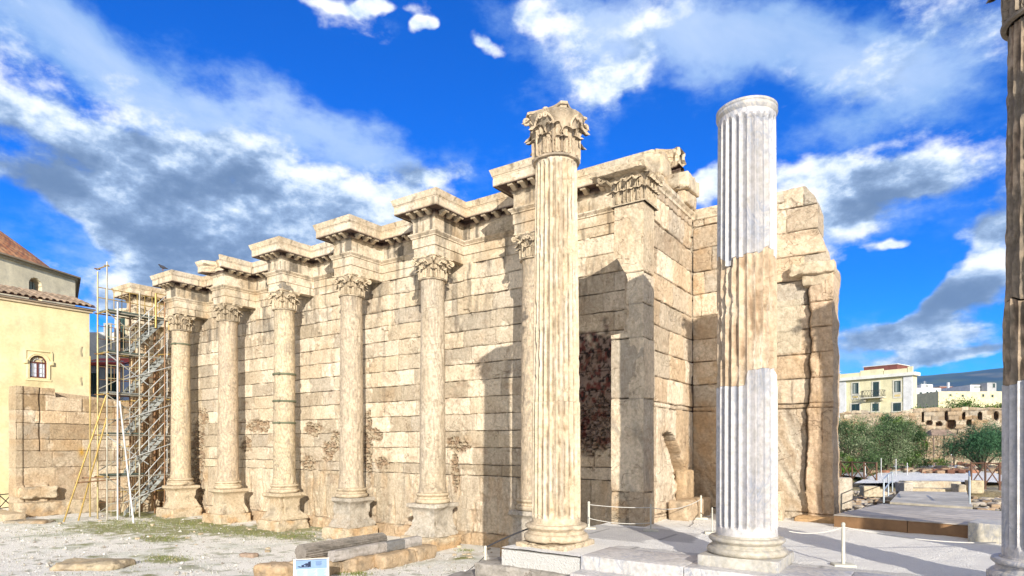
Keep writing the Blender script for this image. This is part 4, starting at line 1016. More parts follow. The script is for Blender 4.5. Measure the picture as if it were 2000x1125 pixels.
def right_col(X, label):
    t = thing('weathered_column', label, 'column', group='tall fluted columns of the porch')
    z1 = CZ+6.38*(870-745)/FPX; ju = jag(z1, .03, 25)
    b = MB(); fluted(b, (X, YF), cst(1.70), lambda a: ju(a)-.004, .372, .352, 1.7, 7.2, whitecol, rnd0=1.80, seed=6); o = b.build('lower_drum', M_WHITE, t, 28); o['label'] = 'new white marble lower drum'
    def jm(a): return CZ+6.38*(870-600)/FPX+.12*vn(np.cos(a)*2, np.sin(a)*2, 0*a, 8)
    dc = browncol(1.3)
    def grc(A, Z, n1, n2, fl):
        c = dc(A, Z, n1, n2, fl); return cmix(c*.75, np.array([.20, .175, .135]), .7*sst(-.4, .3, n1+.3*n2))
    b = MB(); fluted(b, (X, YF), ju, lambda a: jm(a)-.01, .365, .345, 1.7, 7.2, grc, seed=14, dmg=1.3, depth=.03); o = b.build('middle_drum', M_FLUT, t, 30); o['label'] = 'dark weathered middle drum'
    b = MB(); fluted(b, (X, YF), lambda a: jm(a)+.01, cst(7.16), .352, .325, 1.7, 7.2, grc, seed=15, dmg=1.2, depth=.022); o = b.build('upper_drum', M_FLUT, t, 30); o['label'] = 'dark weathered upper drum'
    b = MB(); attic_base(b, (X, YF), 1.47, 1.71, .49, .372, np.array([.56, .55, .52]), seed=9, worn=.05); b.build('base', M_WHITE, t, 40)
    b = MB(); rough(b, (X, YF, 1.405), (.48, .48, .068), .1, .008, .002, 2, 3, (.50, .49, .44)); b.build('plinth', M_WHITE, t, 40)
    capital('capital', t, (X, YF), 7.2, 8.05, .325, .47, M_STONE, np.array([.36, .31, .24]), worn=.3, seed=22)
right_col(.88, 'tall column at the right edge, dark and weathered above a new white fluted drum')
right_col(3.62, 'fourth porch column beyond the right edge, seen only by its long shadow on the gravel')
# ------------------------------------------------------------------ foreground stones
def step_slabs():
    def gcol(seed, base):
        return lambda P: cmix(cmix(np.tile(np.asarray(base, float), P.shape[:2]+(1,)), GREY*.7, .7*sst(-.1, .6, fbm(P[..., 0]*4, P[..., 1]*4, P[..., 2]*4, 5, seed))), np.array([.42, .38, .30]), .4*sst(.0, .8, fbm(P[..., 0], P[..., 1], P[..., 2], 4, seed+1)))
    b = MB(); rough(b, (-5.0, 8.15, .93), (.93, .62, .125), .04, .04, .02, 3, 31, colf=gcol(31, (.42, .40, .36)), chip=.06)
    tag(b.build('step_slab', M_DARKST, None, 50), 'worn grey stone slab directly under the base of the fluted column with the broken capital', 'stone slab')
    b = MB(); rough(b, (-5.2, 7.55, .70), (1.25, .80, .11), .05, .03, .012, 3, 32, colf=gcol(35, (.36, .35, .33)), chip=.04)
    tag(b.build('lower_slab', M_DARKST, None, 50), 'broad grey paving slab one step below the worn slab at the fluted column', 'stone slab')
    b = MB(); rough(b, (-5.2, 8.1, .3), (1.1, 1.2, .31), .06, .05, .03, 3, 33, colf=gcol(36, (.40, .34, .26)), chip=.05)
    rough(b, (-5.2, 9.8, .60), (.32, 1.0, .66), .06, .05, .04, 3, 34, colf=gcol(37, (.42, .34, .25)), chip=.08)
    tag(b.build('foundation_stone', M_STONE, None, 50), 'rough foundation masonry below the slabs of the fluted column', 'stone block')
step_slabs()
def scol(seed, base, o=.5, g=.5):
    return lambda P: cmix(cmix(np.tile(np.asarray(base, float), P.shape[:2]+(1,)), OCHRE, o*sst(.0, .7, fbm(P[..., 0]*2, P[..., 1]*2, P[..., 2]*2, 4, seed))), GREY*.7, g*sst(.0, .6, fbm(P[..., 0]*6, P[..., 1]*6, P[..., 2]*6, 4, seed+2)))
def rock(name, label, c, h, seed, rz=0, base=CREAM, rad=.12, amp=.05, group=None, o=.5):
    b = MB(); rough(b, c, h, .05, rad, amp, 2.4, seed, colf=scol(seed, base, o), rz=rz, chip=.10)
    return tag(b.build(name, M_STONE, None, 60), label, 'stone', group)
rows = [((-12.0, 8.35, .09), (.42, .30, .17), 41, .3, 'orange stained rough block left of the info board'), ((-11.5, 9.0, .12), (.50, .42, .20), 42, .2, 'rough block just behind the info board, under the lying fluted shaft'),
        ((-11.15, 9.75, .13), (.38, .40, .19), 43, .1, 'rough block in the middle of the row under the lying column fragments'), ((-10.95, 10.7, .13), (.40, .58, .19), 44, .0, 'long rough block under the polished end of the jointed shaft fragment'),
        ((-11.0, 11.65, .13), (.42, .42, .18), 45, .1, 'last rough block of the row, next to the yellow stained plinth')]
for c, h, s, rz, lb in rows: rock('rubble_block', lb, c, h, s, rz, np.array([.48, .38, .26]), .09, .04, 'rough blocks carrying the column fragments')
def lying():
    A = np.array([-11.75, 8.75, .46]); B = np.array([-12.05, 11.5, .40]); L = np.linalg.norm(B-A); d = (B-A)/L
    b = MB(); fluted(b, (0, 0), cst(0), cst(L), .19, .18, 0, L, lambda A_, Z, n1, n2, fl: cmix(cmix(np.tile(np.array([.36, .34, .31]), A_.shape+(1,)), GREY*.55, .8*sst(-.2, .5, n1+n2*.5)), np.array([.12, .11, .1]), .5*fl), nfl=20, per=8, dz=.05, depth=.018, seed=3, dmg=.6)
    def turn(b, A, d):
        u = np.cross(d, [0, 0, 1.]); u /= np.linalg.norm(u); w = np.cross(u, d)
        for i, V in enumerate(b.V): b.V[i] = A+V[:, :1]*u+V[:, 1:2]*w+V[:, 2:3]*d
    turn(b, A, d); tag(b.build('shaft_fragment', M_DARKST, None, 40), 'grey fluted shaft fragment lying on the rough blocks behind the info board', 'column fragment')
    A = np.array([-11.02, 9.0, .42]); B = np.array([-11.0, 11.75, .42]); L = np.linalg.norm(B-A); d = (B-A)/L
    b = MB(); cols = [(.42, .40, .38), (.20, .21, .22), (.45, .44, .43)]; cut = [0, 1.55, 2.15, L]
    t = thing('jointed_shaft', 'thin grey shaft fragment mended from three pieces, lying beside the fluted one', 'column fragment')
    for k in range(3):
        b = MB(); n = 28; m = max(4, int((cut[k+1]-cut[k])/.06)); z = np.linspace(cut[k]+.004, cut[k+1]-.004, m); a = np.arange(n)/n*2*math.pi; Z, A_ = np.meshgrid(z, a, indexing='ij')
        r = .135*(np.abs(np.cos(A_))**5+np.abs(np.sin(A_))**5)**(-1/5.)*.92; nz = fbm(np.cos(A_)*3, np.sin(A_)*3, Z*3, 4, 50+k); r = r+.010*nz
        if k == 0: r = r*(1-.25*sst(.5, 0, Z)*sst(-.2, .5, nz))
        P = np.stack([r*np.cos(A_), r*np.sin(A_), Z], -1); b.grid(P, cmix(np.tile(np.array(cols[k]), P.shape[:2]+(1,)), GREY*.7, .5*sst(0, .6, nz)), cv=True, flip=True)
        b.add(P[0], [tuple(range(n))[::-1]], cols[k]); b.add(P[-1], [tuple(range(n))], cols[k]); turn(b, A, d); b.build('shaft_piece', M_DARKST, t, 40)
lying()
rock('flat_rock', 'flat mossy boulder lying alone on the gravel at the bottom left', (-16.3, 6.45, .05), (.78, .42, .13), 61, .6, np.array([.44, .38, .27]), .12, .05)
rock('small_rock', 'small flat reddish stone lying in the gravel left of the column fragments', (-14.6, 9.3, .03), (.24, .12, .07), 62, .3, np.array([.36, .28, .22]), .06, .03)
rock('low_stone', 'low flat stone slab in the shaded gravel at the left edge, before the ruined wall', (*at(60, 23.0), .02), (.8, .35, .08), 63, .5, np.array([.33, .30, .24]), .06, .03)

def sign():
    p = at(608, 11.9); t = thing('info_board', 'slanted info board with a blue panel standing before the lying column fragments', 'sign')
    d = p/np.linalg.norm(p); rz = math.atan2(d[1], d[0])-math.pi/2     # faces the visitor
    z1, z0 = .61, .26; e = np.array([math.cos(rz), math.sin(rz)]); hw = .30; dp = .30
    def P(a, b, z): return np.array([*(p+e*a+d*b), z])
    b = MB(); V = [P(-hw, 0, 0), P(hw, 0, 0), P(hw, dp, 0), P(-hw, dp, 0), P(-hw, 0, z0), P(hw, 0, z0), P(hw, dp, z1), P(-hw, dp, z1)]
    b.add(V, [np.array([[0, 3, 2, 1], [4, 5, 6, 7], [0, 1, 5, 4], [1, 2, 6, 5], [2, 3, 7, 6], [3, 0, 4, 7]])], (.60, .52, .36)); b.build('stand', M_ATT, t, 30)
    sl = np.array([*(d*dp), z1-z0]); sl_n = np.cross([*e, 0], sl); sl_n /= np.linalg.norm(sl_n); o = P(-hw, 0, z0)
    def Q(x, y, h): return o+np.array([*e, 0])*x+sl*y+sl_n*h
    def plate(m, x0, x1, y0, y1, h, col): m.add([Q(x0, y0, h), Q(x1, y0, h), Q(x1, y1, h), Q(x0, y1, h), Q(x0, y0, 0), Q(x1, y0, 0), Q(x1, y1, 0), Q(x0, y1, 0)], [np.array([[0, 1, 2, 3], [4, 5, 1, 0], [5, 6, 2, 1], [6, 7, 3, 2], [7, 4, 0, 3]])], col)
    m = MB(); plate(m, -.03, .63, -.06, 1.06, .02, (.66, .63, .55)); plate(m, .01, .59, .0, .56, .023, (.40, .58, .66)); plate(m, .01, .59, .56, .99, .024, (.20, .30, .46)); plate(m, .01, .59, .985, 1.01, .026, (.08, .07, .09))
    # small plan of a ruin and lines of print
    for (x0, x1, y0, y1) in ((.05, .10, .66, .70), (.08, .26, .64, .68), (.12, .17, .68, .76), (.16, .20, .76, .80), (.19, .24, .70, .83), (.24, .29, .66, .90), (.27, .29, .64, .92), (.17, .26, .64, .66)): plate(m, x0, x1, y0, y1, .027, (.02, .03, .07))
    for k in range(6): plate(m, .38+.005*(k % 2), .50-.008*(k % 3), .88-.035*k, .895-.035*k, .027, (.10, .16, .30))
    for c_ in range(3):
        for k in range(9): plate(m, .04+.185*c_, .20+.185*c_-.02*((k*7) % 3), .50-.05*k, .515-.05*k, .026, (.18, .28, .36))
    m.build('panel', M_ATT, t, 20)
sign()

# ------------------------------------------------------------------ rope barriers
WHT = (.52, .50, .42)
def post(px, t, z0, h, label, r=.022, base=True, col=WHT):
    p = at(px, t); th = thing('barrier_post', label, 'post', group='rope barrier posts')
    b = MB(); b.tube([(p[0], p[1], z0), (p[0], p[1], z0+h)], r, 14, col); b.lathe([(.001, z0+h-.005), (r*1.1, z0+h-.004), (r*1.15, z0+h+.01), (r*.7, z0+h+.028), (.001, z0+h+.032)], 14, p, col); b.build('rod', M_ATT, th, 40)
    if base: q = MB(); rough(q, (p[0], p[1], z0+.012), (.13, .10, .022), .04, .01, .004, 5, 3, col, rz=.4); q.build('foot', M_ATT, th, 40)
    return np.array([p[0], p[1], z0+h-.03])
PA = post(1150, 11.4, TF, .47, 'thin white barrier post beside the fluted column, in front of the painted plaster')
PB = post(1271, 11.05, TF, .45, 'thin barrier post standing before the corner pier', .014)
PC = post(1369, 12.9, TF, .46, 'thin barrier post farthest back, at the foot of the niche', .018)
PD = post(1391, 10.8, TF, .42, 'thin barrier post just left of the base of the white column', .012)
PE = post(1647, 7.95, TF-.02, .53, 'white barrier post with a flat foot on the gravel right of the white column', .022)
PF = post(948, 9.78, 1.05, .20, 'short white post at the corner of the worn grey slab', .022, False)
def rope(name, A, B, sag, label, r=.007, col=(.55, .53, .48), cat='rope', group='barrier ropes'):
    A = np.asarray(A, float); B = np.asarray(B, float); P = [A+(B-A)*q-np.array([0, 0, sag*4*q*(1-q)]) for q in np.linspace(0, 1, 17)]
    b = MB(); b.tube(P, r, 7, col); tag(b.build(name, M_ATT, None, 60), label, cat, group)
rope('rope', PA, PB, .02, 'upper taut rope from the post by the fluted column to the corner pier')
rope('rope', PA-[0, 0, .25], PB-[0, 0, .27], .05, 'lower sagging rope from the post by the fluted column to the corner pier')
rope('rope', (-4.55, 8.7, 1.62), PA-[0, 0, .22], .03, 'short rope from the base of the fluted column to the first white post')
rope('rope', PB, PC-[0, 0, .02], .10, 'rope from the post at the corner pier back to the post below the niche')
rope('rope', PC-[0, 0, .3], PD-[0, 0, .1], .04, 'dark low rope from the post below the niche to the white column', .009, (.12, .11, .10))
rope('rope', (-1.62, 8.6, 1.75), PE, .05, 'short rope from the white column to the white post on the gravel')
rope('rope', PE, (*at(1945, 9.3), 1.40), .06, 'long rope running from the white post to the column at the right edge', .008)
rope('handrail_cord', PF+[0, 0, .03], (-5.25, 8.45, 1.60), -.02, 'black cord from the short white post up to the base of the fluted column', .013, (.03, .03, .035), 'cord', 'black cords')
rope('chain', PF-[0, 0, .1], (*at(835, 12.2), .08), .12, 'thin dark chain hanging from the short white post to the gravel', .006, (.08, .08, .08), 'chain', 'chains')

# ------------------------------------------------------------------ ruined wall at the left, with its own pier base
def left_wall():
    t = thing('ruined_wall', 'low ruined wall of large tan blocks with a cracked pier end, left of the scaffolding', 'wall')
    XW = -30.3
    def Yof(px): u = (px-1000)/FPX; return XW*(cs+u*sn)/(-sn+u*cs)
    Y0, Y1 = Yof(30), 14.2; ys = Yof(107)
    zc = [.55, 1.95, 2.62, 3.1, 3.75, 4.28, 4.92]; J = courses(zc, 8, 15, 1.0, 1.7, 5)
    def hf(a, z):
        h, c = masonry(a, z, zc, J, 110, (), wear=.7, base=np.array([.46, .34, .20]))
        cr = np.exp(-((a-Yof(78)-.01*np.sin(z*5))/.02)**2)*(z > 2.6); h = h-.12*cr; c = cmix(c, GREY*.2, .9*cr)
        pil = sst(Yof(45), Yof(44), a); h = h+.06*pil; c = cmix(c, np.array([.5, .43, .31]), .6*pil)
        n = fbm(a*2, z*2, 4, 4, 9); c = cmix(c, OCHRE*.9, .4*sst(0, .7, n)); bs = sst(1.3, 1.2, z)*sst(Yof(95), Yof(90), a); h = h+.12*bs*(1+.5*n)*sst(.4, .55, z)+.05*sst(.6, .5, z)
        pt = np.exp(-(((a-Yof(160))/.12)**2+((z-2.55)/.2)**2)); c = cmix(c, np.array([.5, .3, .05]), pt)
        return h, c
    side = lambda a, z, h, b: np.stack([XW+h-b, a+0*z, z+0*a], -1)
    mb = MB(); slab(mb, side, const(Y0), const(Y1), 0, lambda a: np.where(a < ys, 5.22, 4.85)+.03*fbm(a*4, 0, 0, 3, 2), .03, zlin(-.05, 5.3, .04, zc), hf, .7, seed=9)
    mb.build('masonry', M_WALL, t, 50)
    b = MB(); rough(b, (XW+.1, (Y0+ys)/2+.0, .95), (.30, (ys-Y0)/2+.02, .24), .05, .08, .05, 3, 3, colf=scol(3, CREAM), chip=.1); rough(b, (XW+.15, (Y0+12)/2, .28), (.35, (12-Y0)/2+.05, .3), .06, .06, .05, 2.4, 4, colf=scol(4, CREAM*.95, .7), chip=.1); b.build('base', M_STONE, t, 50)
left_wall()

# ------------------------------------------------------------------ domed building at the left
PLAST = np.array([.62, .53, .30])
class Plane:
    """a vertical facade: a metres along e from O; n points to the viewer"""
    def __init__(s, A, B): s.O = np.array(A, float); d = np.array(B, float)-s.O; s.L = np.linalg.norm(d); s.e = d/s.L; s.n = np.array([s.e[1], -s.e[0]]); s.rz = math.atan2(s.e[1], s.e[0])
    def hit(s, px, py):
        r = at(px, 1.0); M = np.array([[r[0], -s.e[0]], [r[1], -s.e[1]]]); t, a = np.linalg.solve(M, s.O); return a, zat(py, t), t
    def pos(s): return lambda a, z, h, b: np.stack([s.O[0]+s.e[0]*a+s.n[0]*(h-b)+0*z, s.O[1]+s.e[1]*a+s.n[1]*(h-b)+0*z, z+0*a], -1)
    def box(s, mb, a0, a1, d0, d1, z0, z1, col, mi=0):
        c = s.O+s.e*(a0+a1)/2+s.n*(d0+d1)/2; return mb.box((c[0], c[1], (z0+z1)/2), (abs(a1-a0)/2, abs(d1-d0)/2, abs(z1-z0)/2), col, s.rz, mi)
    def pt(s, a, d, z): return np.array([*(s.O+s.e*a+s.n*d), z])
TILE = np.array([.36, .13, .055])
def mosque():
    t = thing('domed_building', 'old cream plastered building with a tiled dome and small arched windows', 'building')
    F = Plane((-35, -4), (-35, 13.65)); F.n = np.array([1., 0.])
    aw, zw, tw = F.hit(75, 718); s = tw/FPX*1.0; k = abs(F.hit(76, 718)[0]-aw)
    ZE = 9.50
    def arch(a, z, a0, hw, zb, zs): r = np.hypot(a-a0, np.maximum(z-zs, 0)); return (z > zb)*((np.abs(a-a0) < hw) & (z <= zs) | (r < hw) & (z > zs))*1.0
    zb, zs = F.hit(75, 738)[1], F.hit(75, 708)[1]; hw = 17*k
    def hf(a, z):
        n = fbm(a*.8, z*.8, 0, 4, 3); n2 = fbm(a*5, z*5, 0, 4, 4); h = .012*n+.005*n2
        c = np.empty(a.shape+(3,)); c[:] = PLAST; c = cmix(c, PLAST*np.array([1.05, 1.05, 1.15]), sst(-.3, .7, n)); st_ = sst(.1, .8, fbm(a*3, z*.35, 2, 4, 8)); c = cmix(c, PLAST*np.array([.80, .76, .68]), .35*st_); c = cmix(c, PLAST*np.array([.82, .76, .62]), .6*sst(.2, .8, -n+.3*n2)*sst(7, 2, z)+.25*sst(8.8, 9.5, z))
        m = arch(a, z, aw, hw, zb, zs); h = h-.16*m; c = cmix(c, np.array([.05, .03, .03]), m*0)
        for (qx, qy) in ((161, 687), (161, 745)):
            ca, cz, _ = F.hit(qx, qy); cr = np.exp(-((a-ca-.02*np.sin(z*9))/.03)**2)*(np.abs(z-cz) < .22); c = cmix(c, GREY*.3, cr); h = h-.05*cr
        return h, c
    mb = MB(); side = lambda a, z, h, b: np.stack([F.O[0]+h-b, F.O[1]+a+0*z, z+0*a], -1)
    zl = zlin(-.05, ZE, .06, [zb, zs]); slab(mb, side, const(0), const(F.L), 0, const(ZE), .05, zl, hf, 14, back=3); mb.build('wall', M_ATT, t, 50)
    # window: stone surround, red-brown frame, panes
    w = MB(); hw2 = 23*k
    A = lambda px, py: F.hit(px, py)
    pr = [(-hw*1.02, zb-.05), (-hw*1.02, zs)]+[(hw*1.02*-math.cos(q), zs+hw*1.02*math.sin(q)) for q in np.linspace(.15, math.pi-.15, 14)]+[(hw*1.02, zs), (hw*1.02, zb-.05)]
    def band(pts, w_, d, col): w.tube([F.pt(aw+x, d, z) for x, z in pts], w_, 6, col)
    band([(x*1.22, z if z < zs else zs+(z-zs)*1.2) for x, z in pr], .045, .02, PLAST*1.1); band([(x*1.06, z) for x, z in pr], .03, .015, PLAST*1.15)
    sf = MB(); top = F.hit(75, 684)[1]
    F.box(w, aw-hw*1.55, aw+hw*1.55, 0, .05, top-.06, top, PLAST*1.1); F.box(w, aw-hw*1.5, aw+hw*1.5, 0, .04, zb-.14, zb-.06, PLAST*1.12)
    for sx in (-1, 1): F.box(w, aw+sx*hw*1.52-.04, aw+sx*hw*1.52+.04, .0, .05, zs+.02, top-.06, PLAST*1.1); rough(w, F.pt(aw+sx*hw*1.5, .05, zs), (.08, .08, .10), .03, .04, .01, 9, 3, PLAST)
    w.build('window_surround', M_ATT, t, 40)
    fr = MB(); red = (.10, .025, .02)
    for (x, z) in ((-hw*.92, 0), (hw*.92, 0), (0, 0)): F.box(fr, aw+x-.035, aw+x+.035, -.13, -.08, zb, zs+.02, red)
    for z in (zb+.03, zs): F.box(fr, aw-hw, aw+hw, -.135, -.085, z-.03, z+.03, red)
    fr.tube([F.pt(aw-hw*.93*math.cos(q), -.11, zs+hw*.93*math.sin(q)) for q in np.linspace(0, math.pi, 16)], .035, 6, red); fr.tube([F.pt(aw-hw*.5*math.cos(q), -.11, zs+hw*.5*math.sin(q)) for q in np.linspace(0, math.pi, 12)], .018, 5, (.5, .5, .48))
    for q in (45, 90, 135): fr.tube([F.pt(aw-hw*.5*math.cos(R(q)), -.11, zs+hw*.5*math.sin(R(q))), F.pt(aw-hw*.9*math.cos(R(q)), -.11, zs+hw*.9*math.sin(R(q)))], .014, 5, (.5, .5, .48))
    for x in (-.5, .5): F.box(fr, aw+x*hw-.012, aw+x*hw+.012, -.125, -.1, zb, zs, (.5, .5, .5))
    for z in (.33, .66): F.box(fr, aw-hw, aw+hw, -.125, -.1, zb+(zs-zb)*z-.012, zb+(zs-zb)*z+.012, (.5, .5, .5))
    f = fr.build('window', M_ATT, t, 40); pn = MB(); F.box(pn, aw-hw, aw+hw, -.14, -.136, zb, zs, (.55, .6, .7)); pn.build('pane', M_ATT, f)
    # eaves with rows of half-round tiles
    ev = MB(); yE = 13.65
    F.box(ev, 0, F.L+.12, -.1, .10, ZE-.06, ZE+.06, np.array([.5, .4, .26])); F.box(ev, 0, F.L+.2, -.1, .22, ZE+.06, ZE+.13, np.array([.34, .27, .2]))
    ev.build('cornice', M_ATT, t, 30)
    rf = MB(); n = 66; rr = random.Random(5)
    for i in range(n):
        y = F.O[1]+i*(F.L+.25)/n; dz = 0
        for k_ in range(4):
            x0 = -35+.42-.62*k_; z0_ = ZE+.20+.20*k_; x1 = x0-.72; z1_ = z0_+.215; cl = np.array([.34, .25, .17])*rr.uniform(.6, 1.15)
            q = np.linspace(0, math.pi, 7); r0, r1 = .125, .10
            G = np.array([[[x, y+rd*math.cos(a_), z+rd*.8*math.sin(a_)] for a_ in q] for x, z, rd in ((x0, z0_, r0), (x1, z1_, r1))]); rf.grid(G, cl)
            G2 = np.array([[[x, y+rd*math.cos(a_), z+rd*.8*math.sin(a_)] for a_ in q] for x, z, rd in ((x0, z0_, r0), (x0, z0_-.0, r0*.75))]); rf.grid(G2, cl*.8, flip=True)
    G = np.array([[[-34.62, F.O[1], ZE+.16], [-34.62, F.O[1]+F.L+.25, ZE+.16]], [[-37.4, F.O[1], ZE+1.02], [-37.4, F.O[1]+F.L+.25, ZE+1.02]]]); rf.grid(G, TILE*.6, flip=True)
    rf.build('eaves_tiles', M_ATT, t, 40)
    # drum and dome
    ang = AL-math.atan((1300-1000)/FPX)+R(5)     # direction of the near drum face
    e = np.array([-math.sin(ang), math.cos(ang)]); V = at(147, 37.5); Lf = 8.2; ZD = zat(547, 37.5)
    D = Plane(V-e*Lf, V); nn = np.array([e[1], -e[0]]); D.n = nn; C = (V-e*Lf/2)-nn*Lf/2*(1+math.sqrt(2))
    ad, zd, td = D.hit(66, 575); kd = abs(D.hit(67, 575)[0]-ad)
    zb2, zs2 = zat(600, td), zat(556, td)
    def hf2(a, z):
        n = fbm(a*.8, z*.8, 0, 4, 13); h = .01*n; c = np.empty(a.shape+(3,)); c[:] = (.74, .66, .46); c = cmix(c, np.array([.64, .57, .40]), sst(-.2, .7, n+.4*fbm(a*4, z*1, 0, 4, 5)))
        m = arch(a, z, ad+.1, 12*kd, zb2, zs2); h = h-.42*m; c = cmix(c, np.array([.36, .22, .13]), .7*m); return h, c
    mb = MB(); pos = lambda a, z, h, b: np.stack([D.O[0]+e[0]*a+nn[0]*(h-b)+0*z, D.O[1]+e[1]*a+nn[1]*(h-b)+0*z, z+0*a], -1)
    slab(mb, pos, const(0), const(Lf), 0, const(ZD), .04, zlin(8.5, ZD, .06, []), hf2, .6, back=2, left=False, right=False)
    vs = []
    for k_ in range(8):
        a_ = k_*math.pi/4; c_, s_ = math.cos(a_), math.sin(a_); d = V-C; vs.append(C+np.array([d[0]*c_-d[1]*s_, d[0]*s_+d[1]*c_]))
    for k_ in range(7):
        p, q = vs[k_], vs[k_+1]; mb.add([(*p, 8.5), (*q, 8.5), (*q, ZD), (*p, ZD)], [np.array([[0, 1, 2, 3]])], (.68, .6, .42))
    mb.build('drum', M_ATT, t, 40)
    pn = MB(); c0 = ad+.1; q = C*0+np.array(D.O)+e*c0-nn*.39; pn.box((q[0], q[1], (zb2+zs2)/2+.1), (12*kd, .01, (zs2-zb2)/2+.12), (.20, .24, .22), math.atan2(e[1], e[0]))
    for x in (-.5, 0, .5): qq = q+e*x*9*kd*1.2+nn*.02; pn.box((qq[0], qq[1], (zb2+zs2)/2+.1), (.015, .015, (zs2-zb2)/2+.1), (.03, .03, .03), 0)
    pn.build('drum_window', M_ATT, t, 30)
    cn = MB(); oct_ = np.array(vs+[vs[0]])
    for (s_, z0_, z1_, cl) in ((1.012, ZD-.02, ZD+.10, (.42, .36, .24)), (1.028, ZD+.10, ZD+.18, (.28, .22, .15))):
        lo = [(*(C+(v-C)*s_), z0_) for v in vs]; hi = [(*(C+(v-C)*s_), z1_) for v in vs]; hi2 = [(*(C+(v-C)*.8), z1_+.02) for v in vs]
        cn.grid(np.array([lo, hi, hi2]), cl, cv=True, flip=True)
        lo2 = [(*(C+(v-C)*.9), z0_) for v in vs]; cn.grid(np.array([lo2, lo]), cl, cv=True, flip=True)
    cn.build('drum_cornice', M_ATT, t, 25)
    # tiled skirt on the drum and the dome shell
    dm = MB(); Rb = Lf/2*(1+math.sqrt(2)); nt = 150; zz = [];
    rows_ = 40; aa = np.arange(nt*6)/(nt*6)*2*math.pi; prof = []
    for j in range(rows_*3+1):
        f = j/(rows_*3); ph = f*math.pi/2*.93; rr_ = Rb*.98*(1-f)+.05; z_ = ZD+.2+Rb*.66*(1.28*f-.28*f*f); st = .07*(1-(j % 3)/3.0); prof.append((rr_+st*.8, z_+st*.3))
    prof = np.array(prof); r = prof[:, :1]+.055*np.abs(np.sin(aa*nt/2))[None]; z = prof[:, 1:]+0*aa[None]; AA = aa[None]+0*r
    ti = np.floor(AA/(2*math.pi)*nt).astype(int); tj = (np.arange(len(prof))//3)[:, None]+0*ti; rv = _h(ti, tj, ti*0, 5); rv2 = _h(ti, tj, ti*0+1, 6)
    c = np.empty(r.shape+(3,)); c[:] = TILE; c = cmix(c, np.array([.50, .27, .13]), rv); c = cmix(c, np.array([.20, .10, .06]), .7*(rv2 > .75)); c *= (.55+.45*np.abs(np.sin(AA*nt/2)))[..., None]**.6
    dm.grid(np.stack([C[0]+r*np.cos(AA), C[1]+r*np.sin(AA), z], -1), c, cv=True, flip=True); dm.build('dome', M_ATT, t, 60)
mosque()

